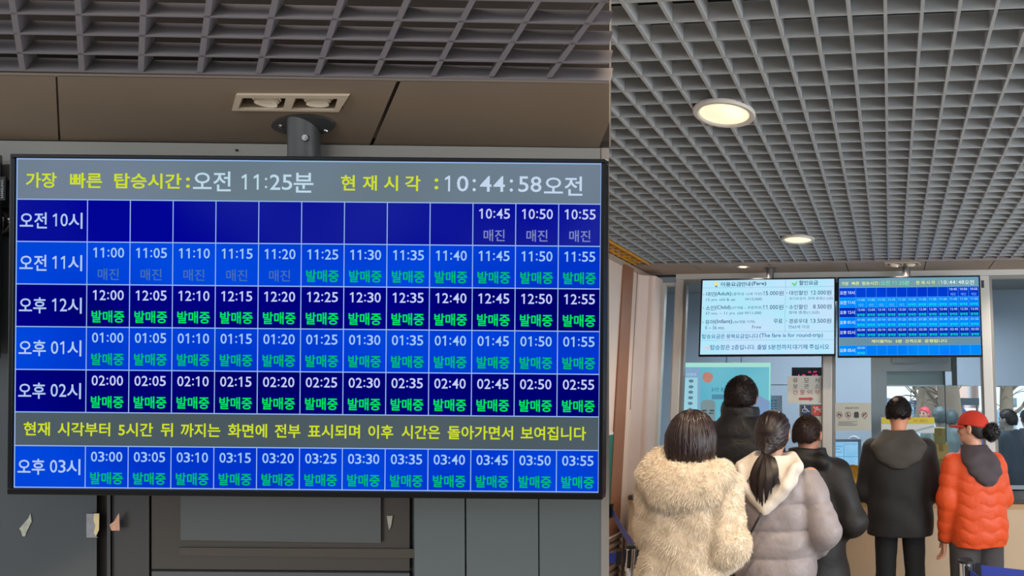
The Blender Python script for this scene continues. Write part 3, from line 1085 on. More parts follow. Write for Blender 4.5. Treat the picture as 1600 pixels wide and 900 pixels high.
obj('list_lettering', st, screen_mat('teal_lett', (214, 230, 244)), sb)
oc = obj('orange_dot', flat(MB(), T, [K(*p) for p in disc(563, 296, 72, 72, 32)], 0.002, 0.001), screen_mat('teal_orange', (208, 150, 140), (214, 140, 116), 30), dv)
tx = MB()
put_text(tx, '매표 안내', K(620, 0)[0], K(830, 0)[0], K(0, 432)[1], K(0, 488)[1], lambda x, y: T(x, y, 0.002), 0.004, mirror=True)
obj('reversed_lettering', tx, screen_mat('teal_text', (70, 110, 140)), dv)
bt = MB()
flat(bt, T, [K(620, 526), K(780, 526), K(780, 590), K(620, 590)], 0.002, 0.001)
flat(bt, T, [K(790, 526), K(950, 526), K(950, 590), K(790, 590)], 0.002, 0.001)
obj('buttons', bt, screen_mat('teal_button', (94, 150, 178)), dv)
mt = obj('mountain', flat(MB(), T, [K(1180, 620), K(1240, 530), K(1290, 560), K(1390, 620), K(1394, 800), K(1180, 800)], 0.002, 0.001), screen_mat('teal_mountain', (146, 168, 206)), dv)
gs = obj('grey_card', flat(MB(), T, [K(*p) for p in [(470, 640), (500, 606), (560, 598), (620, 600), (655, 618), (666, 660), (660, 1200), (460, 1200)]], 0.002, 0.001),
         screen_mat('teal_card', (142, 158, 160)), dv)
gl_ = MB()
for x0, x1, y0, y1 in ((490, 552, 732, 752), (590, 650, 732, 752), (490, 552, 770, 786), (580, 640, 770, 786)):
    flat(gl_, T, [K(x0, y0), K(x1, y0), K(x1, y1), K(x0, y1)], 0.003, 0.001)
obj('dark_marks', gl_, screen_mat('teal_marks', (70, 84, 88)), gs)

# printed schedule on pale paper, right of the teal reflection
T = plane(6.16)
pp = thing('wall_notice', 'pale lilac notice with rows of small print behind the tall man', 'notice', T(1198, 650))
obj('paper', flat(MB(), T, R4(1176, 618, 1222, 672), 0, 0.004), mat('lilac_paper', (176, 182, 206), 0.8), pp)
rows = MB()
for y in (626, 631, 635, 639):
    for x in range(1180, 1216, 6):
        flat(rows, T, R4(x, y - 0.8, x + 3.6, y + 0.6), 0.001, 0.001)
obj('print', rows, mat('print_grey', (96, 100, 128), 0.8), pp)
# strip of light on the side pane (a lamp standing in the booth)
T = plane(6.3)
sp = thing('light_tube', 'thin upright white light tube seen in the narrow left pane', 'lamp', T(1052, 640))
obj('tube', MB().cyl(T(1052, 586), T(1050.2, 636), 0.010, n=16), mat('tube_glow', (235, 248, 250), 0.4, emit=(215, 242, 250), es=1.0), sp, smooth=True)
obj('cap', MB().cyl(T(1052, 586), T(1052, 584.5), 0.013, n=16), m_frame, sp)
obj('stand', MB().cyl(T(1050.2, 637), (T(1050.2, 637).x, 6.3, 0.02), 0.008, n=12).cyl((T(1050.2, 637).x, 6.3, 0), (T(1050.2, 637).x, 6.3, 0.02), 0.09), m_frame, sp)

# red LED clock, paper sign, access stickers
T = plane(YW + 0.03)
k8 = lambda x, y: (1220 + x / 7.5, 560 + y / 7.5)
ck_ = thing('led_clock', 'black clock with red glowing digits above the paper arrow sign', 'clock', T(1262, 588))
T2 = plane(YW + 0.045)
obj('case', flat(MB(), T2, [k8(*p) for p in R4(128, 104, 508, 204)], 0, 0.03), mat('clock_black', (26, 27, 40), 0.3), ck_, bevel=0.004)
dg = MB()
for s_, x0, x1, y0, y1 in (('10', 205, 296, 186, 250), ('42', 345, 440, 186, 250), ('26', 320, 352, 148, 170), ('09', 382, 420, 148, 170)):
    a, b = k8(x0, y0), k8(x1, y1)
    put_text(dg, s_, a[0], b[0], a[1], b[1], lambda x, y: T2(x, y, 0.002), 0.01)
dgm = dg
# only the part of the digits on the case: the paper hides the lower half
obj('red_digits', dgm, screen_mat('led_red', (255, 70, 130), es=1.3), ck_)
T = plane(YW - 0.005)
sg = thing('arrow_sign', 'white paper sign with Korean words over a red arrow, taped on the glass', 'sign', T(1259, 630))
obj('paper', flat(MB(), T, [k8(*p) for p in R4(78, 208, 510, 525)], 0.006, 0.001), mat('sign_paper', (214, 216, 208), 0.8), sg)
kk, rr = MB(), MB()
for ch, x0, x1, y0, y1, m in (('유', 140, 200, 228, 284, kk), ('모', 272, 328, 232, 282, kk), ('차', 398, 456, 232, 284, kk),
                              ('보', 145, 196, 302, 350, kk), ('관', 272, 328, 300, 352, kk), ('소', 398, 452, 302, 350, kk),
                              ('건', 140, 195, 370, 426, rr), ('물', 226, 280, 368, 426, rr), ('외', 305, 364, 368, 420, rr), ('부', 400, 456, 370, 426, rr)):
    a, b = k8(x0, y0), k8(x1, y1)
    put_text(m, ch, a[0], b[0], a[1], b[1], lambda x, y: T(x, y, 0.0078), 0.0)
obj('black_lettering', kk, mat('ink_black', (64, 68, 72), 0.8), sg)
obj('red_lettering', rr, mat('ink_red', (176, 84, 92), 0.8), sg)
obj('red_arrow', flat(MB(), T, [k8(*p) for p in ((210, 460), (340, 460), (340, 450), (386, 474), (340, 502), (340, 488), (210, 488))][::-1], 0.0078, 0.0006), mat('arrow_red', (206, 84, 92), 0.7), sg)
bkp = obj('white_board', flat(MB(), T, [k8(*p) for p in R4(214, 536, 512, 1400)], 0.005, 0.002), mat('board_white', (206, 206, 200), 0.7))
tag(bkp, 'tall white sheet on the glass under the access stickers', 'sheet')
ac = thing('access_sign', 'blue wheelchair and red pushchair pictogram plate in an olive frame', 'sign', T(1268, 650))
obj('frame', flat(MB(), T, [k8(*p) for p in R4(221, 540, 502, 676)], 0.008, 0.002), mat('olive_frame', (110, 124, 96), 0.7), ac)
bsq = obj('blue_square', flat(MB(), T, [k8(*p) for p in R4(236, 552, 354, 662)], 0.0095, 0.001), mat('sign_blue', (48, 72, 118), 0.6), ac)
rsq = obj('red_square', flat(MB(), T, [k8(*p) for p in R4(370, 552, 490, 662)], 0.0095, 0.001), mat('sign_red', (206, 80, 76), 0.6), ac)
ic = MB()
s8 = lambda pts: [k8(*p) for p in pts]
flat(ic, T, s8(disc(280, 564, 9, 9, 14)), 0.0105, 0.0006)
stroke(ic, T, s8([(281, 575), (284, 602), (312, 602), (326, 624), (336, 620)]), 1.1, 0.0105)
stroke(ic, T, s8([(282, 586), (306, 588)]), 0.8, 0.0105)
stroke(ic, T, s8([(270 + 0, 590), (256, 600), (252, 614), (260, 626), (280, 630), (300, 626), (310, 614)]), 1.0, 0.0105)
obj('wheelchair_pictogram', ic, mat('picto_white', (226, 228, 230), 0.6), bsq)
ic = MB()
flat(ic, T, s8(disc(424, 578, 9, 9, 14)), 0.0105, 0.0006)
stroke(ic, T, s8([(386, 572), (404, 584), (420, 602), (462, 608), (470, 588)]), 1.1, 0.0105)
stroke(ic, T, s8([(404, 606), (440, 590), (462, 606)]), 1.4, 0.0105)
stroke(ic, T, s8([(412, 610), (400, 628)]), 0.8, 0.0105)
stroke(ic, T, s8([(454, 610), (464, 626)]), 0.8, 0.0105)
flat(ic, T, s8(disc(398, 628, 6, 6, 10)), 0.0105, 0.0006)
flat(ic, T, s8(disc(466, 628, 6, 6, 10)), 0.0105, 0.0006)
obj('pushchair_pictogram', ic, mat('picto_white', (226, 228, 230), 0.6), rsq)

nt_ = thing('rules_notice', 'off white notice with four small pictograms right of the middle post', 'notice', T(1331, 672))
obj('paper', flat(MB(), T, [k8(*p) for p in R4(611, 520, 1058, 846)], 0.006, 0.001), mat('notice_paper', (198, 200, 190), 0.8), nt_)
hd = MB()
a, b = k8(756, 568), k8(912, 594)
put_text(hd, '탑승금지 안내', a[0], b[0], a[1], b[1], lambda x, y: T(x, y, 0.0078), 0.004)
obj('heading', hd, mat('ink_grey', (92, 96, 96), 0.8), nt_)
rg, ig = MB(), MB()
for x, y in ((687, 660), (787, 660), (980, 662)):
    stroke(rg, T, s8(disc(x, y, 31, 33, 20)), 0.75, 0.0078, closed=True)
    stroke(rg, T, s8([(x - 22, y - 23), (x + 22, y + 23)]), 0.7, 0.0078)
obj('red_rings', rg, mat('ring_red', (150, 86, 84), 0.7), nt_)
stroke(ig, T, s8([(672, 672), (678, 650), (700, 656), (704, 674)]), 1.3, 0.0080)
stroke(ig, T, s8([(786, 640), (780, 660), (800, 672), (776, 676)]), 1.1, 0.0080)
stroke(ig, T, s8([(966, 678), (972, 654), (992, 650), (996, 640)]), 1.3, 0.0080)
flat(ig, T, s8(R4(858, 636, 914, 696)), 0.0078, 0.0006)
flat(ig, T, s8(R4(866, 626, 908, 636)), 0.0078, 0.0006)
obj('dark_pictograms', ig, mat('ink_dark', (74, 78, 80), 0.8), nt_)
sm_ = MB()
for y, x1_ in ((742, 900), (756, 850), (770, 900), (786, 890)):
    x = 672
    while x < x1_:
        w_ = 8 + 9 * random.random()
        flat(sm_, T, s8(R4(x, y - 4, min(x + w_, x1_), y + 2)), 0.0078, 0.0006)
        x += w_ + 5
for x in (684, 792, 884, 984):
    flat(sm_, T, s8(R4(x - 10, 706, x + 10, 711)), 0.0078, 0.0006)
obj('small_print', sm_, mat('ink_grey', (92, 96, 96), 0.8), nt_)

# clerk's computer, its chair back, a gold plate, boxes, banner
T = plane(6.30)
mo = thing('computer_monitor', 'grey computer monitor with a pale blue window on its screen, behind the glass', 'monitor', T(1321, 775))
obj('case', flat(MB(), T, R4(1296, 686, 1345.5, 741), 0, 0.05), mat('monitor_case', (126, 140, 160), 0.5), mo, bevel=0.004)
scn = obj('screen', flat(MB(), T, R4(1299, 690.5, 1340.5, 729.5), 0.002, 0.002), screen_mat('monitor_pic', (150, 206, 244), (170, 216, 250), 9), mo)
wl = MB()
for x0, x1, y0, y1 in ((1318, 1318.8, 694, 728), (1300, 1340, 713, 713.8), (1301, 1316, 697, 698), (1301, 1312, 701, 702), (1302, 1315, 706, 707), (1320, 1339, 693.5, 694.3)):
    flat(wl, T, R4(x0, y0, x1, y1), 0.003, 0.001)
obj('window_lines', wl, screen_mat('monitor_line', (100, 160, 205)), scn)
obj('stand', MB().box(T(1315, 0).x, T(1327, 0).x, 6.32, 6.36, 0.80, T(1320, 738).z), mat('monitor_case', (126, 140, 160), 0.5), mo)
for xa_, xb_, lab in ((-1.9, on_y(1361, 600, YP).x - 0.02, 'grey desk inside the booth carrying the computer'), (on_y(1385.5, 600, YP).x + 0.02, 2.2, 'grey desk inside the booth carrying the cardboard boxes')):
    dk_ = thing('booth_desk', lab, 'desk', ((xa_ + xb_) / 2, 6.4, 0))
    obj('desk_top', MB().box(xa_, xb_, YW + 0.08, 6.9, 0.76, 0.80), mat('desk_grey', (150, 150, 150), 0.5), dk_)
    for x in (xa_ + 0.03, xb_ - 0.08):
        for y in (6.1, 6.8):
            obj('leg', MB().box(x, x + 0.05, y, y + 0.05, 0, 0.76), mat('desk_leg', (110, 110, 112), 0.5), dk_)
T = plane(7.0)
ch = thing('office_chair', 'pale rounded chair back behind the computer monitor', 'chair', (T(1334, 700).x, 7.1, 0))
cb = []
for k in range(13):
    a = math.pi * k / 12
    cb.append((1334 - 14 * math.cos(a), 700 - 19 * math.sin(a)))
obj('backrest', flat(MB(), T, cb + [(1348, 740), (1320, 740)], 0, 0.05), mat('chair_pale', (196, 204, 212), 0.6), ch, bevel=0.01)
cx_ = T(1334, 700).x
obj('seat', MB().box(cx_ - 0.22, cx_ + 0.22, 6.98, 7.42, 0.44, 0.52), mat('chair_pale', (196, 204, 212), 0.6), ch, bevel=0.02)
obj('stem', MB().cyl((cx_, 7.2, 0.06), (cx_, 7.2, 0.44), 0.03), mat('pole_steel', (104, 102, 104), 0.4, 0.3), ch)
cl_ = MB()
for k in range(5):
    a = 2 * math.pi * k / 5
    cl_.cyl((cx_, 7.2, 0.08), (cx_ + 0.27 * math.cos(a), 7.2 + 0.27 * math.sin(a), 0.03), 0.022, 0.018, 10)
    cl_.sph((cx_ + 0.27 * math.cos(a), 7.2 + 0.27 * math.sin(a), 0.026), 0.026, 10, 6)
obj('star_base', cl_, mat('black_plastic', (24, 24, 27), 0.5), ch)
T = plane(YW - 0.2)
gp = thing('gold_plate', 'round golden plate standing on the counter left of the man in black', 'plate', T(1333, 778))
c = T(1333.5, 742)
obj('dish', MB().lathe([(0, 0.0), (0.05, 0.0), (0.07, -0.008), (0.085, -0.012), (0.086, -0.008), (0.07, 0.002), (0, 0.008)], c, (0, 1, 0), 36), mat('gold', (206, 158, 62), 0.35, 0.5, var=0.2, scale=30), gp, smooth=True, auto=0.7)
obj('foot', MB().prism([(c.x - 0.05, YW - 0.19, zt), (c.x + 0.05, YW - 0.19, zt), (c.x + 0.012, YW - 0.19, c.z - 0.07), (c.x - 0.012, YW - 0.19, c.z - 0.07)], (0, 0.02, 0)), mat('gold', (206, 158, 62), 0.35, 0.5), gp)

T = plane(YW - 0.005)
bn = thing('yellow_banner', 'yellow and white banner hung behind the glass beside the black jacketed man', 'banner', T(1418, 677))
obj('cloth', flat(MB(), T, R4(1377, 652, 1460, 676.5), 0.006, 0.002), mat('banner_white', (206, 212, 214), 0.7), bn)
obj('yellow_band', flat(MB(), T, R4(1377, 652, 1460, 662.5), 0.0075, 0.001), mat('banner_yellow', (208, 196, 70), 0.7), bn)
tx = MB()
put_text(tx, '안내', 1427, 1433, 655, 660, lambda x, y: T(x, y, 0.0085), 0.0)
put_text(tx, '매표소', 1437, 1450, 655, 660, lambda x, y: T(x, y, 0.0085), 0.0)
obj('lettering', tx, mat('banner_red', (190, 120, 60), 0.7), bn)
wv = MB()
wv.prism([T(x, y, 0.0075) for x, y in ((1425, 674), (1440, 669), (1459, 664.5), (1459, 668), (1440, 672), (1428, 676))], (0, 0.001, 0))
obj('blue_wave', wv, mat('banner_blue', (150, 178, 190), 0.7), bn)
T = plane(6.5)
for k, (x0, x1, y0, y1, ya, lab) in enumerate(((1459, 1484, 717, 776, 6.5, 'lowest tan cardboard box in the stack behind the glass'),
                                              (1459, 1482, 694, 717, 6.5, 'middle tan cardboard box in the stack behind the glass'),
                                              (1460, 1478, 669, 694, 6.52, 'top olive cardboard box in the stack behind the glass'))):
    c0, c1 = T(x0, y1), T(x1, y0)
    zb_ = [0.80, None, None][k]
    if k == 0:
        zl = 0.80
    b_ = thing('cardboard_box', lab, 'box', ((c0.x + c1.x) / 2, ya + 0.1, zl), 'cardboard boxes behind the counter glass')
    zh = T((x0 + x1) / 2, y0).z
    obj('carton', MB().box(c0.x, c1.x, ya, ya + 0.26, zl + 0.0005, zh), mat('carton' + str(k), [(178, 150, 84), (184, 154, 92), (150, 142, 92)][k], 0.8, var=0.08, scale=10), b_, bevel=0.004)
    obj('tape', MB().box((c0.x + c1.x) / 2 - 0.02, (c0.x + c1.x) / 2 + 0.02, ya - 0.001, ya, (zl + zh) / 2, zh), mat('tape_brown', (150, 118, 60), 0.3), b_)
    if k == 0:
        obj('address_slip', MB().box(c0.x + 0.05, c0.x + 0.09, ya - 0.0015, ya, zh - 0.11, zh - 0.08), mat('sign_paper', (214, 216, 208), 0.8), b_)
    zl = zh

# ================================================================== QUEUE POSTS AND BELTS
m_chrome = mat('chrome', (200, 200, 202), 0.12, 1.0)
m_blk = mat('black_plastic', (24, 24, 27), 0.5)
m_belt = mat('belt_blue', (38, 56, 150), 0.6, bump=0.1, bscale=300)


def stanchion(px, py, Y, label):
    p = on_y(px, py, Y)
    t = thing('queue_post', label, 'queue post', (p.x, p.y, 0), 'chrome queue posts')
    z = p.z
    o = (p.x, p.y, 0)
    obj('base', MB().lathe([(0.0, 0.0), (0.16, 0.0), (0.165, 0.012), (0.15, 0.022), (0.04, 0.036), (0.026, 0.05), (0, 0.05)], o, (0, 0, 1), 40), m_chrome, t, smooth=True, auto=0.6)
    obj('tube', MB().cyl((p.x, p.y, 0.045), (p.x, p.y, z - 0.1), 0.0225, n=28), m_chrome, t, smooth=True, auto=0.6)
    obj('head', MB().cyl((p.x, p.y, z - 0.115), (p.x, p.y, z - 0.012), 0.029, n=32), m_chrome, t, smooth=True, auto=0.6)
    obj('cap', MB().lathe([(0.0, 0.0), (0.024, 0.0), (0.031, -0.005), (0.031, -0.014), (0.0, -0.014)], (p.x, p.y, z), (0, 0, 1), 32), m_blk, t, smooth=True, auto=0.6)
    for a in (0, math.pi / 2, math.pi, 3 * math.pi / 2):
        d_ = Vector((math.cos(a), math.sin(a), 0))
        s_ = Vector((-d_.y, d_.x, 0))
        b0 = Vector((p.x, p.y, z - 0.098)) + d_ * 0.024 - s_ * 0.008
        obj('belt_slot', MB().hexa(b0, d_ * 0.010, s_ * 0.016, (0, 0, 0.078)), m_blk, t)
    return p


p1 = stanchion(988, 851, 3.22, 'chrome queue post at the left beside the fur coat')
p2 = stanchion(1508.5, 873, 2.78, 'chrome queue post at the right before the orange jacket')


def belt(a, b, label, sag=0.015, hgt=0.048):
    a, b = Vector(a), Vector(b)
    n_ = 10
    d_ = (b - a)
    s_ = Vector((-d_.y, d_.x, 0)).normalized() * 0.0012
    t = thing('queue_belt', label, 'belt', (a.x, a.y, a.z), 'blue retractable queue belts')
    m = MB()
    vs_, fs = [], []
    for i in range(n_ + 1):
        u = i / n_
        p = a + d_ * u - UP * (sag * 4 * u * (1 - u))
        for q_ in (p - s_ + UP * hgt / 2, p + s_ + UP * hgt / 2, p + s_ - UP * hgt / 2, p - s_ - UP * hgt / 2):
            vs_.append(q_)
    for i in range(n_):
        for k_ in range(4):
            fs.append((i * 4 + k_, i * 4 + (k_ + 1) % 4, i * 4 + 4 + (k_ + 1) % 4, i * 4 + 4 + k_))
    fs += [(3, 2, 1, 0), tuple(n_ * 4 + i for i in range(4))]
    m.add(vs_, fs)
    obj('webbing', m, m_belt, t)
    for p, sg_ in ((a, 1), (b, -1)):
        e = d_.normalized() * sg_
        ss = Vector((-e.y, e.x, 0)).normalized() * 0.007
        obj('end_clip', MB().hexa(p - ss - UP * 0.03 + e * 0.001, e * 0.022, ss * 2, UP * 0.06), m_blk, t)


zb1, zb2 = p1.z - 0.058, p2.z - 0.058
wx = on_x(954.5, 798, XW + 0.02)
belt((p1.x - 0.05, p1.y, zb1), (XW + 0.012, p1.y - 0.12, zb1), 'dark blue belt running level to the left from the left post')
belt((p1.x, p1.y + 0.05, p1.z - 0.03), (XW + 0.030, wx.y, wx.z), 'lit blue belt running back from the left post to the wall')
tag(obj('belt_wall_clip', MB().box(XW + 0.001, XW + 0.03, wx.y - 0.02, wx.y + 0.02, wx.z - 0.05, wx.z + 0.05), m_blk), 'small black belt clip on the left wall', 'clip')
belt((p2.x + 0.036, p2.y, zb2 + 0.012), (p2.x + 1.1, p2.y - 0.10, zb2 - 0.005), 'blue belt running right from the right queue post', 0.02, 0.052)
belt((p2.x, p2.y - 0.05, zb2 + 0.01), (p2.x + 0.35, p2.y - 0.9, zb2 + 0.01), 'blue belt running towards the viewer from the right queue post', 0.02)

# louvred vent and green poster on the left wall
ya, yb_ = 4.6, on_x(967.5, 860, XW).y
vt = thing('louvre_vent', 'brown wall louvre with pale slats low on the left wall', 'vent', (XW, (ya + yb_) / 2, 0.2))
za_, zb_ = on_x(960, 960, XW).z, on_x(966, 831, XW).z
za_ = max(za_, 0.08)
obj('backing', MB().box(XW, XW + 0.006, ya, yb_, za_, zb_), mat('vent_dark', (70, 48, 40), 0.7), vt)
obj('frame', MB().box(XW, XW + 0.03, yb_ - 0.02, yb_, za_, zb_).box(XW, XW + 0.03, ya, ya + 0.02, za_, zb_).box(XW, XW + 0.03, ya, yb_, zb_ - 0.012, zb_), m_wall, vt)
ns = 9
for k in range(ns):
    z = za_ + (zb_ - za_) * (k + 0.3) / ns
    obj('slat', MB().prism([(XW + 0.004, ya + 0.02, z + 0.03), (XW + 0.028, ya + 0.02, z), (XW + 0.028, ya + 0.02, z + 0.012), (XW + 0.004, ya + 0.02, z + 0.042)], (0, yb_ - ya - 0.04, 0)), mat('vent_slat', (170, 146, 130), 0.6), vt)
yp0, yp1 = on_x(940, 700, XW).y, on_x(957.3, 680, XW).y
gp_ = thing('green_poster', 'dark green poster in a white border on the left wall', 'poster', (XW, (yp0 + yp1) / 2, 1.1))
zlo, zhi = on_x(955, 812, XW).z, on_x(957, 675, XW).z
obj('border', MB().box(XW, XW + 0.006, yp0, yp1 + 0.05, zlo - 0.04, zhi), mat('poster_white', (220, 214, 204), 0.6), gp_)
obj('print', MB().box(XW + 0.006, XW + 0.0075, yp0 + 0.02, yp1, zlo, zhi - 0.02), mat('poster_green', (44, 106, 92), 0.6), gp_)

cpts = []
for i, (px_, py_) in enumerate(((1000, 424), (999.5, 450), (998.5, 490), (999.5, 530), (998, 570), (997, 600), (993, 625), (988, 640))):
    v_ = on_x(px_, py_, XW + 0.006)
    cpts.append(Vector((XW + 0.006, min(v_.y, 5.60), v_.z)))
tag(obj('wall_cable', MB().tube(cpts, 0.003, 6), mat('cable_grey', (150, 130, 120), 0.6), smooth=True), 'thin grey cable trailing down the left wall between the brown strip and the column', 'cable')
T = plane(YW - 0.005)
yc_ = thing('yellow_card', 'plain yellow card on the glass beside the tall man in the black puffer', 'sign', T(1185, 690))
obj('card', flat(MB(), T, R4(1168, 650, 1204, 692), 0.006, 0.0015), mat('banner_yellow', (208, 196, 70), 0.7), yc_)

# ================================================================== SMALL THINGS OF THE LEFT BAY
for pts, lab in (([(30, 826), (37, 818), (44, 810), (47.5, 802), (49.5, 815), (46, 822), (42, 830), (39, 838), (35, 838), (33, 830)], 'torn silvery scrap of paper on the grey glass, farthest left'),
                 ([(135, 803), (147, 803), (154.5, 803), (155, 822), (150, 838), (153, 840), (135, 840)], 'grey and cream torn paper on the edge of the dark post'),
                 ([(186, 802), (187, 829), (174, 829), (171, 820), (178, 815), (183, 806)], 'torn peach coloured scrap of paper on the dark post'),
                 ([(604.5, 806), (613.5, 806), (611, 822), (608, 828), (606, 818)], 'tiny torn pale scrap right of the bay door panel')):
    i_ = lab.split()[1]  # ragged shapes stand for outdoor reflections on the glass, put in as colour
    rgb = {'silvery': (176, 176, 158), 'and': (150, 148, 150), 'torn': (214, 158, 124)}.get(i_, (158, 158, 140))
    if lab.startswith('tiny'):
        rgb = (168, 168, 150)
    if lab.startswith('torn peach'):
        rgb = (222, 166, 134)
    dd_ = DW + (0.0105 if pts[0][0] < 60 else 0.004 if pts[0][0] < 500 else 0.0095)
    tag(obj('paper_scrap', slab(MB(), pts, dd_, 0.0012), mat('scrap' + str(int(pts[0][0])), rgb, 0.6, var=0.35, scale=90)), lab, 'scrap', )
cs = obj('paper_scrap', slab(MB(), [(147, 802.5), (155, 802.5), (154.5, 828), (150, 838), (146.5, 832), (149, 822), (146, 812)], DW + 0.0025, 0.001), mat('scrap_cream', (232, 206, 150), 0.6, var=0.2, scale=60))  # cream part of the same painted reflection
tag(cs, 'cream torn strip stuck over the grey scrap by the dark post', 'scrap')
rl = obj('wall_rail', slab(MB(), [(-150, 256), (19.5, 258), (19.5, 281), (-150, 279)], DW - 0.012, 0.02), mat('rail_grey', (96, 92, 90), 0.4))
tag(rl, 'grey horizontal rail behind the upper left corner of the large screen', 'rail')
lp = thing('neighbour_display_edge', 'black edge of a neighbouring display with small upright maker lettering, at the far left', 'screen', at(-40, 420, DW - 0.04))
obj('bezel', slab(MB(), [(-130, 240), (0.6, 242), (0.2, 276), (8.4, 276), (8.2, 313), (0.0, 313), (-2, 560), (-130, 560)], DW - 0.045, 0.012), mat('black_bezel', (7, 7, 11), 0.3, spec=0.2), lp)
tx = MB()


def up_text(x, y):
    # upright lettering, reading upwards
    return at(1.3 + (y - 0) * 1.0, 310 - x, DW - 0.0462)


put_text(tx, 'SAMSUNG', 0, 29, 0, 4.0, up_text, 0.01)
obj('maker_lettering', tx, mat('maker_grey', (150, 150, 150), 0.5), lp)
dc = thing('round_speaker', 'black round dome half hidden behind the left edge of the large screen', 'speaker', at(0, 348, DW - 0.02))
obj('dome', MB().lathe([(0, -0.022), (0.014, -0.02), (0.026, -0.012), (0.033, 0.0), (0.033, 0.02), (0, 0.02)], at(-5, 346, DW - 0.004), FW, 32), mat('dome_black', (22, 22, 26), 0.15, coat=0.4), dc, smooth=True, auto=0.8)
obj('lens', MB().lathe([(0, -0.003), (0.0022, -0.002), (0.003, 0.002)], at(14.8, 342.5, DW - 0.024), FW, 14), mat('lens_white', (220, 222, 226), 0.3), dc)  # white disc put in as the dome's highlight
tag(obj('indicator_strip', slab(MB(), [(12.6, 603), (15, 603), (15, 616.5), (12.6, 616.5)], DW - 0.002, 0.003), mat('indicator', (200, 120, 90), 0.5, emit=(220, 130, 95), es=0.8)),
    'tiny upright orange indicator left of the large screen', 'indicator')
tag(obj('beam_screw', MB().lathe([(0, 0), (0.0025, 0), (0.0025, 0.004)], at(369, 234.5, DW - 0.003), FW, 12), mat('hole_black', (18, 18, 18), 0.8)), 'tiny black screw in the grey beam above the screen', 'screw')

# ================================================================== STREET REFLECTED IN THE GLASS, BUILT BEYOND THE BOOTH
m_bark = mat('bark', (128, 118, 106), 0.9, var=0.25, scale=8, bump=0.4, bscale=12)


def tree(px, Y, r, lean, seed, label):
    rg_ = random.Random(seed)
    p = on_y(px, 650, Y)
    b0 = Vector((p.x, Y, -0.02))
    t = thing('street_tree', label, 'tree', b0, 'bare street trees outside')
    pts = [b0 + Vector((lean * z / 4, 0.05 * math.sin(z * 2 + seed), z)) for z in (0, 0.6, 1.2, 1.8, 2.4, 3.0, 3.8, 4.8)]
    obj('trunk', MB().tube(pts, [r * 1.3, r, r * 0.96, r * 0.9, r * 0.84, r * 0.76, r * 0.55, r * 0.3], 12), m_bark, t, smooth=True)
    for k in range(9):
        s0 = pts[2 + k % 5]
        a = rg_.uniform(0, 6.28)
        d_ = Vector((math.cos(a), 0.6 * math.sin(a), rg_.uniform(0.4, 1.1)))
        L_ = rg_.uniform(0.8, 1.6)
        br = [s0 + d_ * (L_ * u) + Vector((0.08 * math.sin(9 * u + k), 0, 0.12 * u * u)) for u in (0, .25, .5, .75, 1)]
        bm_ = MB().tube(br, [r * 0.35, r * 0.26, r * 0.18, r * 0.12, r * 0.05], 6)
        for u in (1, 2, 3, 4):
            for _ in range(3):
                a2 = rg_.uniform(0, 6.28)
                e = br[u] + Vector((math.cos(a2) * 0.45, math.sin(a2) * 0.2, rg_.uniform(-0.15, 0.4)))
                bm_.tube([br[u], (br[u] + e) / 2 + Vector((0, 0, 0.04)), e], [r * 0.10, r * 0.07, r * 0.03], 4)
        obj('branch', bm_, m_bark, t, smooth=True)


tree(1428, 13.0, 0.19, 0.55, 1, 'leaning bare tree behind the black jacketed man, leftmost outside the glass')
tree(1453, 15.0, 0.14, 0.0, 2, 'thin upright bare tree in the middle of the street view')
tree(1494, 10.9, 0.20, -0.25, 3, 'thick bare trunk outside to the left of the red cap')
tree(1568, 15.0, 0.16, 0.2, 4, 'bare tree outside the far right pane')


def building(px0, px1, Y, h, rgb, label, cols, rows_):
    a, b = on_y(px0, 640, Y).x, on_y(px1, 640, Y).x
    t = thing('street_building', label, 'building', ((a + b) / 2, Y, -0.02), 'buildings across the street')
    obj('wall', MB().box(a, b, Y, Y + 4, -0.02, h), mat('bld' + str(px0), rgb, 0.8, var=0.05), t)
    obj('roof_edge', MB().box(a - 0.1, b + 0.1, Y - 0.1, Y + 4.1, h, h + 0.15), mat('roof_grey', (150, 150, 150), 0.8), t)
    for i in range(cols):
        for j in range(rows_):
            x = a + (b - a) * (i + 0.25) / cols
            z = 0.9 + j * 1.5
            obj('window', MB().box(x, x + (b - a) * 0.5 / cols, Y - 0.03, Y, z, z + 0.9), mat('bld_glass', (120, 140, 160), 0.2), t)


building(1330, 1420, 27, 4.5, (236, 236, 232), 'white building across the street, left behind the trees', 4, 2)
building(1470, 1512, 26, 5.0, (226, 196, 184), 'pinkish building across the street behind the thick trunk', 2, 2)
building(1530, 1700, 27, 4.2, (232, 238, 244), 'pale building across the street behind the far right pane', 5, 2)


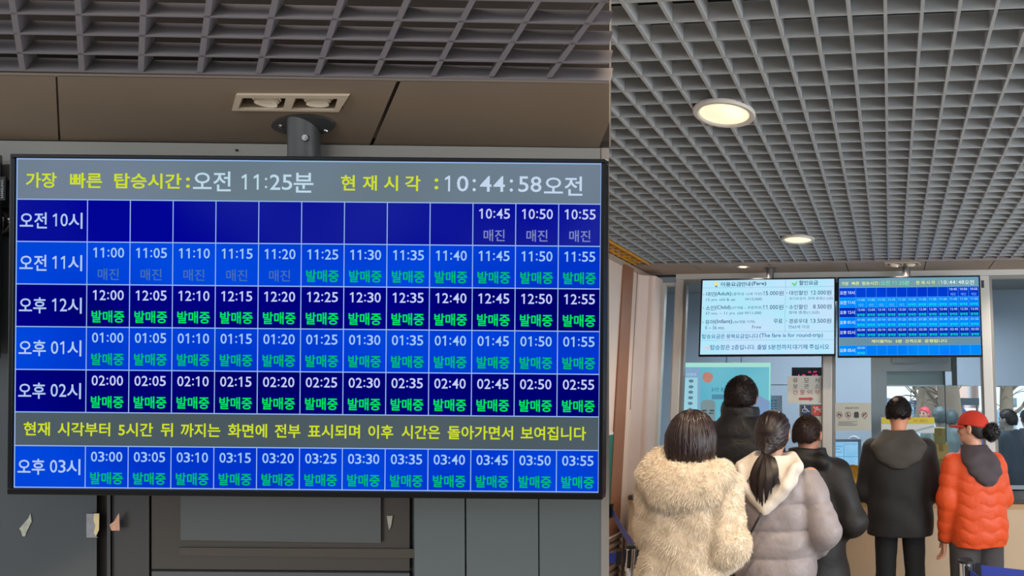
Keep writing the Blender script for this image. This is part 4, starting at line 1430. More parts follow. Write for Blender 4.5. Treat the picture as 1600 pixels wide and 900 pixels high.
def car(px, Y, rgb, label, ln_=2.0, h=1.5):
    p = on_y(px, 640, Y)
    t = thing('parked_car', label, 'car', (p.x, Y, -0.02), 'cars parked outside')
    x, z0 = p.x, -0.02
    pr = [(-ln_, 0.30), (-ln_, 0.75), (-ln_ * 0.92, 0.86), (-ln_ * 0.55, 0.92), (-ln_ * 0.34, h - 0.04), (ln_ * 0.55, h), (ln_ * 0.86, 0.95), (ln_, 0.85), (ln_, 0.30)]
    obj('body', MB().prism([(x + a, Y - 0.8, z0 + b) for a, b in pr], (0, 1.6, 0)), mat('car' + str(px), rgb, 0.3, coat=0.5), t, bevel=0.05)
    gl2 = MB()
    for a0, a1, b0, b1 in ((-0.44, 0.02, -0.32, 0.02), (0.07, 0.60, 0.07, 0.50)):
        gl2.prism([(x + ln_ * a0, Y - 0.83, z0 + 0.95), (x + ln_ * a1, Y - 0.83, z0 + 0.95), (x + ln_ * b1, Y - 0.83, z0 + h - 0.1), (x + ln_ * b0, Y - 0.83, z0 + h - 0.1)], (0, 0.04, 0))
    obj('side_windows', gl2, mat('car_glass', (150, 190, 220), 0.1), t)
    for a in (-0.62, 0.62):
        obj('wheel', MB().lathe([(0, -0.1), (0.2, -0.1), (0.31, -0.09), (0.32, 0.0), (0.31, 0.09), (0, 0.1)], (x + ln_ * a, Y - 0.74, z0 + 0.33), (0, 1, 0), 24), mat('tyre', (36, 36, 38), 0.8), t)


car(1424, 16.5, (58, 96, 158), 'blue car parked outside, left of the pink cap', 1.9, 1.7)
car(1516, 19.5, (222, 226, 232), 'white car parked outside behind the red cap', 1.9, 1.5)
car(1590, 23.0, (226, 230, 232), 'white car outside the far right pane', 1.9, 1.5)
sg2 = thing('street_sign', 'dark horizontal street sign outside, above the red cap', 'sign', (on_y(1514, 640, 13).x, 13, -0.02))
obj('board', bx(MB(), 1501, 1530, 622, 633, 13, 0.05), mat('sign_dark', (70, 82, 92), 0.6), sg2)
for px in (1503, 1527):
    obj('post', MB().cyl((on_y(px, 640, 13).x, 13.03, -0.02), (on_y(px, 640, 13).x, 13.03, on_y(px, 628, 13).z), 0.025), mat('pole_steel', (104, 102, 104), 0.4, 0.3), sg2)

# ================================================================== PEOPLE
class SDF:
    """a solid grown from tapered limbs and ellipsoids, meshed as one smooth surface"""

    def __init__(s, lo, hi, res):
        s.lo, s.res = np.array(lo, float), res
        s.n = np.ceil((np.array(hi) - s.lo) / res).astype(int) + 1
        s.ax = [(s.lo[i] + np.arange(s.n[i]) * res).astype(np.float32) for i in range(3)]
        s.D = np.full(s.n, 1.0, np.float32)

    def _sl(s, lo, hi):
        a = np.clip(np.floor((np.array(lo) - s.lo) / s.res).astype(int), 0, s.n)
        b = np.clip(np.ceil((np.array(hi) - s.lo) / s.res).astype(int) + 1, 0, s.n)
        return tuple(slice(int(p), int(max(p, q))) for p, q in zip(a, b))

    def _grid(s, sl):
        return (s.ax[0][sl[0]][:, None, None], s.ax[1][sl[1]][None, :, None], s.ax[2][sl[2]][None, None, :])

    def put(s, fn, lo, hi, k=0.01, op='add'):
        m = 3 * s.res + 1.5 * k + 0.02
        sl = s._sl(np.array(lo) - m, np.array(hi) + m)
        if min(q.stop - q.start for q in sl) <= 0:
            return s
        d = fn(*s._grid(sl))
        a = s.D[sl]
        if op == 'add':
            h = np.maximum(k - np.abs(a - d), 0) / k
            s.D[sl] = np.minimum(a, d) - h * h * k * 0.25
        else:
            h = np.maximum(k - np.abs(a + d), 0) / k
            s.D[sl] = np.maximum(a, -d) + h * h * k * 0.25
        return s

    def cap(s, a, b, ra, rb, k=0.02, q=None, op='add'):
        a, b = np.array(a, float), np.array(b, float)
        ba = b - a
        L2 = max(ba @ ba, 1e-9)
        L = L2 ** 0.5

        def fn(X, Y, Z):
            px, py, pz = X - a[0], Y - a[1], Z - a[2]
            t = np.clip((px * ba[0] + py * ba[1] + pz * ba[2]) / L2, 0, 1)
            d = np.sqrt((px - t * ba[0]) ** 2 + (py - t * ba[1]) ** 2 + (pz - t * ba[2]) ** 2) - (ra + (rb - ra) * t)
            if q:
                d = d - q[1] * (np.abs(np.sin(np.pi * (t * L + q[2]) / q[0])) ** 0.55 - 0.6)
            return d
        r = max(ra, rb)
        return s.put(fn, np.minimum(a, b) - r, np.maximum(a, b) + r, k, op)

    def ell(s, c, r, k=0.02, R=None, op='add'):
        c, r = np.array(c, float), np.array(r, float)

        def fn(X, Y, Z):
            x, y, z = X - c[0], Y - c[1], Z - c[2]
            if R is not None:
                x, y, z = (R[0][0] * x + R[1][0] * y + R[2][0] * z, R[0][1] * x + R[1][1] * y + R[2][1] * z, R[0][2] * x + R[1][2] * y + R[2][2] * z)
            k0 = np.sqrt((x / r[0]) ** 2 + (y / r[1]) ** 2 + (z / r[2]) ** 2)
            k1 = np.sqrt((x / r[0] ** 2) ** 2 + (y / r[1] ** 2) ** 2 + (z / r[2] ** 2) ** 2)
            return k0 * (k0 - 1) / np.maximum(k1, 1e-6)
        m = r.max()
        return s.put(fn, c - m, c + m, k, op)

    def loft(s, rings, k=0.02, n=2.3, q=None):
        """rings: (z, cx, cy, rx, ry) from low to high"""
        A = np.array(rings, float)
        zz = np.linspace(A[0, 0], A[-1, 0], 120)
        P = []
        for j in range(1, 5):
            y = np.interp(zz, A[:, 0], A[:, j])
            for _ in range(3):
                yp = np.pad(y, 4, mode='edge')
                y = np.convolve(yp, np.ones(9) / 9, 'valid')
            P.append(y)

        def fn(X, Y, Z):
            cx, cy, rx, ry = [np.interp(Z, zz, p) for p in P]
            u = np.abs(X - cx) / rx
            v = np.abs(Y - cy) / ry
            g = (u ** n + v ** n) ** (1.0 / n)
            d = (g - 1) * np.minimum(rx, ry)
            if q:
                d = d - q(X, Y, Z)
            return np.maximum(d, np.maximum(A[0, 0] - Z, Z - A[-1, 0]))
        lo = (min(A[:, 1] - A[:, 3]), min(A[:, 2] - A[:, 4]), A[0, 0])
        hi = (max(A[:, 1] + A[:, 3]), max(A[:, 2] + A[:, 4]), A[-1, 0])
        return s.put(fn, lo, hi, k)

    def cut(s, fn, k=0.006):
        """keep only where fn < 0"""
        X, Y, Z = s._grid((slice(None),) * 3)
        d = fn(X, Y, Z) + 0 * s.D
        h = np.maximum(k - np.abs(s.D - d), 0) / k
        s.D = (np.maximum(s.D, d) + h * h * k * 0.25).astype(np.float32)
        return s

    def disp(s, fn):
        X, Y, Z = s._grid((slice(None),) * 3)
        s.D = (s.D - fn(X, Y, Z)).astype(np.float32)
        return s

    def mesh(s, smooth=1):
        D = np.pad(s.D, 1, constant_values=1.0)
        ins = D < 0
        sh = tuple(n - 1 for n in D.shape)
        acc = np.zeros(sh + (3,), np.float32)
        cnt = np.zeros(sh, np.float32)
        quads = []
        for axis in range(3):
            a = np.take(D, range(D.shape[axis] - 1), axis)
            b = np.take(D, range(1, D.shape[axis]), axis)
            cr = (a < 0) != (b < 0)
            idx = np.argwhere(cr)
            if not len(idx):
                continue
            av, bv = a[cr], b[cr]
            t = av / (av - bv)
            p = idx.astype(np.float32)
            p[:, axis] += t
            o1, o2 = [(1, 2), (2, 0), (0, 1)][axis]
            cells_ = []
            for d1, d2 in ((0, 0), (-1, 0), (-1, -1), (0, -1)):
                c = idx.copy()
                c[:, o1] += d1
                c[:, o2] += d2
                ok = np.all((c >= 0) & (c < np.array(sh)), axis=1)
                np.add.at(acc, tuple(c[ok].T), p[ok])
                np.add.at(cnt, tuple(c[ok].T), 1)
                cells_.append(c)
            quads.append((cells_, av < 0))
        vid = np.full(sh, -1, np.int64)
        act = cnt > 0
        vid[act] = np.arange(act.sum())
        V = acc[act] / cnt[act][:, None]
        Q = []
        for cells_, neg in quads:
            q = np.stack([vid[tuple(np.clip(c, 0, np.array(sh) - 1).T)] for c in cells_], 1)
            q[~neg] = q[~neg][:, ::-1]
            Q.append(q)
        Q = np.concatenate(Q)
        Q = Q[np.all(Q >= 0, 1)]
        for _ in range(smooth):
            sm = np.zeros_like(V)
            c = np.zeros(len(V), np.float32)
            for i in range(4):
                a, b = Q[:, i], Q[:, (i + 1) % 4]
                np.add.at(sm, a, V[b])
                np.add.at(c, a, 1)
                np.add.at(sm, b, V[a])
                np.add.at(c, b, 1)
            V = V * 0.5 + 0.5 * sm / np.maximum(c, 1)[:, None]
        V = (V - 1) * s.res + s.lo
        return V.astype(np.float64), Q


def vnormals(V, Q):
    n = np.cross(V[Q[:, 2]] - V[Q[:, 0]], V[Q[:, 3]] - V[Q[:, 1]])
    N = np.zeros_like(V)
    for i in range(4):
        np.add.at(N, Q[:, i], n)
    return N / np.maximum(np.linalg.norm(N, axis=1), 1e-9)[:, None]


def strands(V, Q, count, length, width, r, droop=0.4, swirl=0.5, keep=None, clump=0.5):
    """fur: thin tapered blades standing on a surface"""
    N = vnormals(V, Q)
    area = np.linalg.norm(np.cross(V[Q[:, 2]] - V[Q[:, 0]], V[Q[:, 3]] - V[Q[:, 1]]), axis=1)
    pick = r.choice(len(Q), count, p=area / area.sum())
    u, v = r.random(count)[:, None], r.random(count)[:, None]
    P = (V[Q[pick, 0]] * (1 - u) + V[Q[pick, 1]] * u) * (1 - v) + (V[Q[pick, 3]] * (1 - u) + V[Q[pick, 2]] * u) * v
    n = N[Q[pick, 0]]
    if keep is not None:
        m = keep(P)
        P, n = P[m], n[m]
    c = len(P)
    ph = P * 38
    curl = np.stack([np.sin(ph[:, 2] * 1.3 + ph[:, 0] * 0.7 + 1), np.sin(ph[:, 0] + ph[:, 2] * 0.6), np.sin(ph[:, 0] * 1.1 - ph[:, 2] * 0.8 + 2)], 1) * swirl
    d = n + curl * clump + r.normal(0, 0.28, (c, 3)) + np.array([0, 0, -droop])
    d /= np.linalg.norm(d, axis=1)[:, None]
    L = (length * (0.6 + 0.6 * r.random(c)))[:, None]
    side = np.cross(d, r.normal(0, 1, (c, 3)))
    side /= np.maximum(np.linalg.norm(side, axis=1), 1e-6)[:, None]
    w_ = width * side
    mid = P + d * L * 0.55
    tip = P + d * L + np.array([0, 0, -1]) * L * 0.35 * droop + curl * L * 0.25
    base = P - n * 0.004
    VV = np.stack([base - w_, base + w_, mid + w_ * 0.75, mid - w_ * 0.75, tip], 1).reshape(-1, 3)
    i = np.arange(c)[:, None] * 5
    F4 = (i + np.array([[0, 1, 2, 3]])).tolist()
    F3 = (i + np.array([[3, 2, 4]])).tolist()
    return VV, F4 + F3


def ribbons(paths, width):
    """hair locks: flat tapering ribbons along given paths (each a k x 3 array), with an outward direction"""
    VV, FF = [], []
    n0 = 0
    for P, out in paths:
        k = len(P)
        T_ = np.gradient(P, axis=0)
        sd = np.cross(T_, out)
        sd /= np.maximum(np.linalg.norm(sd, axis=1), 1e-6)[:, None]
        wv_ = width * np.concatenate([np.linspace(0.6, 1, k - k // 2), np.linspace(1, 0.15, k // 2)])[:, None]
        VV.append(np.stack([P - sd * wv_, P + sd * wv_], 1).reshape(-1, 3))
        for i in range(k - 1):
            FF.append((n0 + 2 * i, n0 + 2 * i + 1, n0 + 2 * i + 3, n0 + 2 * i + 2))
        n0 += 2 * k
    return np.concatenate(VV), FF


def rotm(yaw=0, pitch=0, roll=0):
    return np.array((Matrix.Rotation(yaw, 3, 'Z') @ Matrix.Rotation(pitch, 3, 'X') @ Matrix.Rotation(roll, 3, 'Y')))


NECK = np.array([0, -0.01, 1.46])


class Person:
    """built at 1.70 m facing +y, feet at z = 0, then turned, scaled and set down"""

    def __init__(s, label, px, top, Y, yaw=0.0, head=(0, 0, 0), lean=0.0, group=None, dx=0.0):
        q = on_y(px, top, Y)
        s.s = q.z / 1.70
        s.base = np.array([q.x + dx, Y, 0.0])
        s.yaw = yaw
        s.Rb = rotm(yaw)
        s.Rh = rotm(*head)
        s.root = thing('person', label, 'person', tuple(s.base), group)

    def hp(s, p):
        return s.Rh @ (np.array(p, float) - NECK) + NECK

    def world(s, V):
        return (np.asarray(V) * s.s) @ s.Rb.T + s.base

    def part(s, name, VQ, m, parent=None, smooth=True, label=None):
        V, Q = VQ
        o = obj(name, (s.world(V), Q), m, parent or s.root, smooth=smooth)
        if label:
            o['label'] = label
        return o

    def mb(s, name, mb, m, parent=None, smooth=True, auto=None):
        V = s.world(np.array([tuple(v) for v in mb.v]))
        b = MB()
        b.v, b.f = [tuple(v) for v in V], mb.f
        return obj(name, b, m, parent or s.root, smooth=smooth, auto=auto)

    def hand(s, S, wrist, el, thumb, curl=0.5):
        """palm and five fingers beyond the wrist; thumb = direction the thumb points from the palm's edge"""
        w_ = np.array(wrist, float)
        f = w_ - np.array(el, float)
        f /= np.linalg.norm(f)
        t = np.array(thumb, float)
        t -= f * (t @ f)
        t /= np.linalg.norm(t)
        nrm = np.cross(f, t)
        if nrm[1] < 0:
            nrm = -nrm
        pc = w_ + f * 0.045
        for o_ in (-0.026, -0.009, 0.009, 0.026):
            S.cap(w_ + t * o_ * 0.6, w_ + f * 0.085 + t * o_, 0.014, 0.0115, 0.012)
        for o_, L in ((0.028, 0.066), (0.010, 0.076), (-0.009, 0.070), (-0.027, 0.054)):
            p0 = w_ + f * 0.085 + t * o_
            a1 = curl * 0.6
            d1 = f * math.cos(a1) + nrm * math.sin(a1)
            p1 = p0 + d1 * L * 0.45
            a2 = curl * 1.4
            d2 = f * math.cos(a2) + nrm * math.sin(a2)
            p2 = p1 + d2 * L * 0.32
            a3 = curl * 1.9
            d3 = f * math.cos(a3) + nrm * math.sin(a3)
            p3 = p2 + d3 * L * 0.26
            S.cap(p0, p1, 0.0095, 0.0088, 0.003).cap(p1, p2, 0.0088, 0.008, 0.003).cap(p2, p3, 0.008, 0.0068, 0.003)
        q0 = w_ + f * 0.028 + t * 0.028
        q1 = q0 + (t * 0.6 + f * 0.8) * 0.036 + nrm * 0.006
        q2 = q1 + (t * 0.2 + f * 0.95) * 0.03 + nrm * 0.008
        S.cap(q0, q1, 0.012, 0.0105, 0.006).cap(q1, q2, 0.0105, 0.008, 0.004)

    def body(s, arms, skin=(206, 152, 124), res=0.0072, legs=None, female=False):
        """arms: two (shoulder, elbow, wrist, thumb direction) tuples"""
        xs = [p[0] for a in arms for p in a[:3]]
        ys = [p[1] for a in arms for p in a[:3]]
        S = SDF((min(xs) - 0.22, min(-0.22, min(ys) - 0.2), -0.01), (max(xs) + 0.22, max(0.25, max(ys) + 0.22), 1.74), res)
        hp = s.hp
        R = s.Rh
        S.ell(hp((0, -0.012, 1.605)), (0.074, 0.094, 0.088), 0.02, R)
        S.ell(hp((0, 0.030, 1.56)), (0.062, 0.060, 0.085), 0.03, R)
        S.ell(hp((0, 0.052, 1.505)), (0.036, 0.034, 0.03), 0.03, R)
        S.cap(hp((0, 0.088, 1.592)), hp((0, 0.103, 1.553)), 0.008, 0.0135, 0.012)
        for sx in (-1, 1):
            S.ell(hp((sx * 0.031, 0.093, 1.590)), (0.015, 0.012, 0.010), 0.01, R, 'sub')
            S.ell(hp((sx * 0.082, -0.006, 1.578)), (0.013, 0.021, 0.034), 0.008, R @ rotm(sx * 0.45))
            S.ell(hp((sx * 0.093, -0.002, 1.581)), (0.005, 0.010, 0.018), 0.006, R @ rotm(sx * 0.45), 'sub')
            S.ell(hp((sx * 0.04, 0.062, 1.562)), (0.02, 0.018, 0.016), 0.02, R)
        S.ell(hp((0, 0.084, 1.527)), (0.022, 0.010, 0.0065), 0.008, R)
        S.ell(hp((0, 0.082, 1.518)), (0.019, 0.010, 0.006), 0.006, R)
        S.cap((0, -0.022, 1.38), hp((0, -0.010, 1.545)), 0.058, 0.050, 0.03)
        S.loft([(0.82, 0, 0, .13, .09), (0.92, 0, -.01, .155, .105), (1.06, 0, 0, .125, .09), (1.2, 0, 0, .145, .1), (1.34, 0, -.01, .16, .09), (1.42, 0, -.02, .10, .06)], 0.04)
        for sh_, el, wr, th in arms:
            S.cap(sh_, el, 0.048, 0.040, 0.03).cap(el, wr, 0.040, 0.027, 0.02)
            s.hand(S, wr, el, th)
        for i, sx in enumerate((-1, 1)):
            kn = (sx * 0.095, 0.015, 0.48)
            an = (sx * 0.10, -0.01, 0.09)
            S.cap((sx * 0.09, 0, 0.86), kn, 0.078, 0.052, 0.03).cap(kn, an, 0.050, 0.036, 0.02)
            S.cap(an, (sx * 0.115, 0.14, 0.035), 0.034, 0.026, 0.02)
        m = mat('skin%d_%d_%d' % skin, skin, 0.5, var=0.06, scale=14)
        b = s.part('body', S.mesh(), m)
        for sx in (-1, 1):
            e = MB().sph(hp((sx * 0.031, 0.080, 1.590)), 0.0115, 12, 8)
            s.mb('eye', e, mat('eye_dark', (40, 30, 26), 0.1), b)
            br = MB().tube([hp((sx * 0.016, 0.094, 1.606)), hp((sx * 0.034, 0.094, 1.611)), hp((sx * 0.05, 0.080, 1.606))], [0.003, 0.0035, 0.002], 6)
            s.mb('eyebrow', br, mat('brow_dark', (34, 26, 24), 0.8), b)
        return b

    def trousers(s, rgb, r=0.0, res=0.009, name='trousers'):
        S = SDF((-0.3, -0.25, 0.03), (0.3, 0.28, 1.05), res)
        S.loft([(0.80, 0, 0, .17, .12), (0.9, 0, -.01, .178, .128), (1.03, 0, 0, .150, .115)], 0.03)
        for sx in (-1, 1):
            S.cap((sx * 0.09, 0, 0.86), (sx * 0.10, 0.01, 0.48), 0.096 + r, 0.076 + r, 0.02)
            S.cap((sx * 0.10, 0.01, 0.48), (sx * 0.105, -0.01, 0.07), 0.076 + r, 0.068 + r, 0.02)
        S.cut(lambda X, Y, Z: 0.055 - Z)
        S.disp(lambda X, Y, Z: 0.0035 * np.sin(Z * 46 + 3 * np.sin(X * 20)) * np.sin(X * 30 + Z * 9) * np.clip(1.0 - Z, 0, 1))
        s.part(name, S.mesh(), mat('cloth%d_%d_%d' % rgb, rgb, 0.85, var=0.08, scale=20, bump=0.15, bscale=220))
        for sx in (-1, 1):
            S = SDF((sx * 0.11 - 0.09, -0.14, -0.01), (sx * 0.11 + 0.09, 0.24, 0.16), 0.007)
            S.ell((sx * 0.105, -0.035, 0.055), (0.046, 0.062, 0.062), 0.03).ell((sx * 0.115, 0.10, 0.035), (0.05, 0.095, 0.045), 0.05)
            S.cut(lambda X, Y, Z: 0.022 - Z)
            sh_ = s.part('shoe', S.mesh(), mat('shoe_dark', (44, 42, 44), 0.5))
            so = SDF((sx * 0.11 - 0.09, -0.14, -0.01), (sx * 0.11 + 0.09, 0.24, 0.06), 0.007)
            so.ell((sx * 0.105, -0.035, 0.012), (0.050, 0.066, 0.06), 0.03).ell((sx * 0.115, 0.10, 0.012), (0.054, 0.10, 0.05), 0.05)
            so.cut(lambda X, Y, Z: np.maximum(0.0 - Z, Z - 0.022), 0.002)
            s.part('sole', so.mesh(), mat('sole_grey', (120, 118, 114), 0.8), sh_)

    def hair_short(s, rgb=(36, 26, 24), low=1.535, grow=0.013, n=1500, bald=None, seed=1, longer=0.0):
        """cropped hair: a cap over the skull, open at the face, with fine locks over it"""
        c = np.array([0, -0.014, 1.606])
        rr_ = np.array([0.074 + grow, 0.096 + grow, 0.088 + grow])
        S = SDF((-0.16, -0.19, 1.40), (0.16, 0.19, 1.78), 0.0055)
        R = s.Rh
        S.ell(s.hp(c), rr_, 0.01, R)
        S.ell(s.hp((0, -0.05, 1.56)), (0.068 + grow * 0.6, 0.055 + grow * 0.6, 0.075), 0.03, R)
        Ri = R.T

        def loc(X, Y, Z):
            x, y, z = X - NECK[0], Y - NECK[1], Z - NECK[2]
            return (Ri[0, 0] * x + Ri[0, 1] * y + Ri[0, 2] * z + NECK[0], Ri[1, 0] * x + Ri[1, 1] * y + Ri[1, 2] * z + NECK[1],
                    Ri[2, 0] * x + Ri[2, 1] * y + Ri[2, 2] * z + NECK[2])

        def keep(X, Y, Z):
            x, y, z = loc(X, Y, Z)
            # hairline: low at the nape, over the ears, high at the forehead
            line = low + np.clip(y + 0.055, 0, 0.06) * 1.15 + np.clip(y - 0.03, 0, 0.1) * 0.9
            return np.maximum(line - z + 0.006 * np.sin(x * 120), y - 0.082)
        S.cut(keep)
        S.disp(lambda X, Y, Z: 0.0008 * np.sin(np.arctan2(X - s.hp(c)[0], Y - s.hp(c)[1]) * 46 + 7 * np.sin(Z * 40)))
        m = mat('hair%d_%d_%d' % rgb, rgb, 0.5, var=0.35, scale=60, spec=0.35)
        s.cap_geo = S.mesh(0)
        h = s.part('hair', s.cap_geo, m)
        V, Q = s.cap_geo
        fz = s.part('hair_blades', strands(V, Q, n * 4, 0.011, 0.0010, np.random.default_rng(seed), 0.55, 0.5), m, h, smooth=False)
        fz['kind'] = 'stuff'
        return h


def rp(V):
    return np.array(V)


def wr(a, fx_, fz, ph=0):
    """soft wrinkles"""
    return lambda X, Y, Z: a * (np.sin(X * fx_ + 2.2 * np.sin(Z * fz * 0.7 + ph) + ph) * np.sin(Z * fz + 1.7 * np.sin(X * fx_ * 0.6 + Y * 9) + ph))


def band(Z, pitch, ph, amp, sharp=0.55):
    return amp * (np.abs(np.sin(np.pi * (Z + ph) / pitch)) ** sharp - 0.6)


# ---- 1. the cream fur coat
P = Person('woman with a dark bob in a cream fur coat, nearest in the queue', 1083, 642, 2.85, yaw=0.06, head=(0.1, 0.0, 0.04))
ra = ((0.15, -0.01, 1.36), (0.20, -0.055, 1.11), (0.145, 0.16, 1.025), (0, 0, 1))
la = ((-0.15, -0.01, 1.36), (-0.165, 0.02, 1.15), (-0.06, 0.19, 1.115), (0, 0, 1))
P.body([la, ra])
P.trousers((52, 50, 56))
S = SDF((-0.42, -0.34, 0.45), (0.42, 0.36, 1.60), 0.0095)
S.loft([(0.58, -.005, 0, .222, .185), (0.80, -.02, 0, .208, .178), (0.95, -.022, 0, .192, .165), (1.15, -.01, 0, .178, .152), (1.30, -.002, -.01, .180, .140),
        (1.39, 0, -.015, .160, .122), (1.46, 0.0, -.012, .115, .105), (1.50, 0, -.01, .095, .100)], 0.05, 2.4)
S.cap((0.145, -0.01, 1.365), (0.200, -0.055, 1.11), 0.080, 0.082, 0.02).cap((0.200, -0.055, 1.11), (0.15, 0.14, 1.03), 0.082, 0.066, 0.03)
S.cap((-0.165, -0.01, 1.355), (-0.165, 0.02, 1.15), 0.076, 0.060, 0.03).cap((-0.165, 0.02, 1.15), (-0.07, 0.17, 1.11), 0.060, 0.054, 0.03)
S.disp(wr(0.008, 13, 15, 0.6))
S.disp(lambda X, Y, Z: 0.006 * np.sin(X * 41 + 2 * np.sin(Z * 30)) * np.sin(Z * 37 + 1.4 * np.sin(X * 24)))
m_fur = mat('cream_fur', (241, 226, 203), 0.8, var=0.03, scale=20, sheen=0.4)
VQ = S.mesh()
coat = P.part('fur_coat', VQ, m_fur)
r = np.random.default_rng(3)
fs_ = P.part('fur_pile', strands(*VQ, 60000, 0.021, 0.0013, r, 0.7, 0.55, lambda p: (p[:, 2] > 0.6)), m_fur, coat, smooth=False)
fs_['kind'] = 'stuff'
S = SDF((-0.34, -0.34, 1.22), (0.34, 0.22, 1.60), 0.009)
S.ell((-0.01, -0.095, 1.405), (0.180, 0.080, 0.080), 0.03).ell((0.0, -0.125, 1.345), (0.155, 0.06, 0.070), 0.05)
S.cap((-0.165, -0.06, 1.43), (-0.11, 0.09, 1.44), 0.060, 0.045, 0.04).cap((0.155, -0.06, 1.42), (0.10, 0.09, 1.42), 0.055, 0.045, 0.04)
S.ell((-0.14, -0.03, 1.475), (0.055, 0.07, 0.06), 0.04)
S.ell((0, 0.0, 1.52), (0.085, 0.09, 0.10), 0.02, None, 'sub')
S.disp(lambda X, Y, Z: 0.005 * np.sin(X * 37 + 2 * np.sin(Z * 30)) * np.sin(Z * 33 + X * 12))
VQ = S.mesh()
hd_ = P.part('fur_collar', VQ, m_fur)
fs_ = P.part('collar_pile', strands(*VQ, 20000, 0.020, 0.0013, r, 0.7, 0.55), m_fur, hd_, smooth=False)
fs_['kind'] = 'stuff'
# bob
m_hair = mat('bob_hair', (42, 27, 26), 0.36, var=0.4, scale=40, spec=0.5)
S = SDF((-0.17, -0.2, 1.42), (0.17, 0.17, 1.76), 0.0065)
hp = P.hp
S.ell(hp((0, -0.016, 1.596)), (0.096, 0.108, 0.100), 0.02, P.Rh)
S.loft([(1.478, .002, -.03, .100, .086), (1.51, .002, -.03, .106, .098), (1.55, 0, -.022, .106, .108), (1.60, 0, -.016, .100, .110)], 0.03, 2.2)
S.ell(hp((0, 0.11, 1.54)), (0.062, 0.10, 0.095), 0.015, P.Rh, 'sub')
S.cut(lambda X, Y, Z: (1.487 - 0.06 * X + 0.004 * np.sin(X * 90)) - Z)
S.disp(lambda X, Y, Z: 0.0025 * np.sin(np.arctan2(X, Y + 0.016) * 40 + 4 * np.sin(Z * 18)) + 0.0015 * np.sin(np.arctan2(X, Y) * 97))
hr = P.part('hair', S.mesh(0), m_hair)
r = np.random.default_rng(5)
paths = []
for _ in range(2600):
    a = r.uniform(0, 2 * np.pi)
    if abs(((a + np.pi) % (2 * np.pi)) - np.pi) < 0.75:
        continue
    e = r.uniform(0.985, 1.045)
    aw = r.normal(0, 0.22)
    a0 = a
    pts = []
    t0 = r.uniform(0.02, 1.0) ** 1.3
    for k_ in range(8):
        t = t0 + (2.5 + 0.12 * math.sin(a0 * 23) - t0) * k_ / 7
        a = a0 + aw * math.sin(k_ / 7 * 3.0)
        if t < 1.57:
            q_ = np.array([0.101 * e * math.sin(t) * math.sin(a), -0.016 + 0.113 * e * math.sin(t) * math.cos(a), 1.596 + 0.105 * e * math.cos(t)])
        else:
            z_ = 1.596 - (t - 1.57) * 0.118
            wv_ = 1.04 - 0.05 * max(0, (1.52 - z_)) / 0.04
            q_ = np.array([0.1045 * e * wv_ * math.sin(a), -0.022 + 0.109 * e * wv_ * math.cos(a), z_])
        pts.append(q_)
    pts = np.array(pts)
    out = pts - np.array([0, -0.016, 1.56])
    paths.append((pts, out))
def locks(paths, r0):
    b = MB()
    for P_, out in paths:
        k = len(P_)
        b.tube([tuple(p) for p in P_], [r0 * (0.5 + 0.5 * math.sin(math.pi * (0.12 + 0.8 * i / (k - 1)))) for i in range(k)], 5)
    return b


P.mb('hair_locks', locks(paths[:420], 0.0062), m_hair, hr)
P.part('fine_hairs', ribbons(paths[420:1100], 0.0012), m_hair, hr)

# ---- 2. the grey puffer with the white hood and ponytail
P = Person('woman with a ponytail in a pale grey puffer coat over a white hood', 1209, 640, 3.26, yaw=-0.05, head=(-0.08, 0.0, 0.0))
m_puff = mat('grey_puffer', (150, 140, 140), 0.42, var=0.03, scale=6, spec=0.4, sheen=0.1, bump=0.55, bscale=22)
ra = ((0.20, -0.01, 1.36), (0.285, -0.04, 1.10), (0.19, 0.15, 0.985), (0, 0, 1))
la = ((-0.14, -0.01, 1.36), (-0.20, 0.0, 1.10), (-0.12, 0.18, 1.02), (0, 0, 1))
P.body([la, ra])
P.trousers((64, 62, 68))
S = SDF((-0.42, -0.32, 0.42), (0.5, 0.36, 1.58), 0.0085)
S.loft([(0.52, .03, 0, .212, .185), (0.70, .03, 0, .212, .182), (0.9, .03, 0, .200, .168), (1.1, .03, 0, .186, .155), (1.25, .03, -.01, .184, .142),
        (1.355, .026, -.015, .170, .124), (1.42, .015, -.012, .125, .11), (1.47, 0.0, -.01, .085, .09)], 0.05, 2.4,
       lambda X, Y, Z: band(Z, 0.128, 0.045 + 0, 0.016, 0.34) * np.clip((1.36 - Z) * 8, 0, 1))
S.cap((0.19, -0.015, 1.335), (0.292, -0.055, 1.10), 0.080, 0.078, 0.010, (0.128, 0.012, 0.0)).cap((0.292, -0.055, 1.10), (0.20, 0.12, 0.985), 0.078, 0.062, 0.012, (0.12, 0.012, 0.03))
S.cap((-0.13, -0.01, 1.345), (-0.20, -0.01, 1.10), 0.083, 0.080, 0.03, (0.135, 0.012, 0.0)).cap((-0.20, -0.01, 1.10), (-0.12, 0.15, 1.02), 0.080, 0.066, 0.03, (0.12, 0.012, 0.03))
S.disp(wr(0.0045, 26, 20, 1.1))
S.disp(lambda X, Y, Z: 0.0022 * np.sin((X * 0.8 - Z * 0.6) * 95 + 3 * np.sin(X * 21 + Z * 13)) * np.clip(np.sin(X * 17 + Z * 23), 0, 1))
P.part('puffer_coat', S.mesh(0), m_puff)
m_hood = mat('white_hood', (226, 214, 200), 0.75, var=0.03, scale=10, bump=0.15, bscale=160)
S = SDF((-0.28, -0.34, 1.13), (0.28, 0.16, 1.56), 0.0075)
S.loft([(1.195, .005, -.165, .014, .026), (1.235, .005, -.160, .062, .034), (1.29, .004, -.150, .118, .044), (1.35, .003, -.125, .158, .062),
        (1.40, 0, -.09, .158, .082), (1.445, 0, -.045, .120, .105), (1.475, 0, -.02, .095, .100)], 0.02, 2.1)
S.ell((0, -0.03, 1.475), (0.078, 0.085, 0.07), 0.02, None, 'sub')
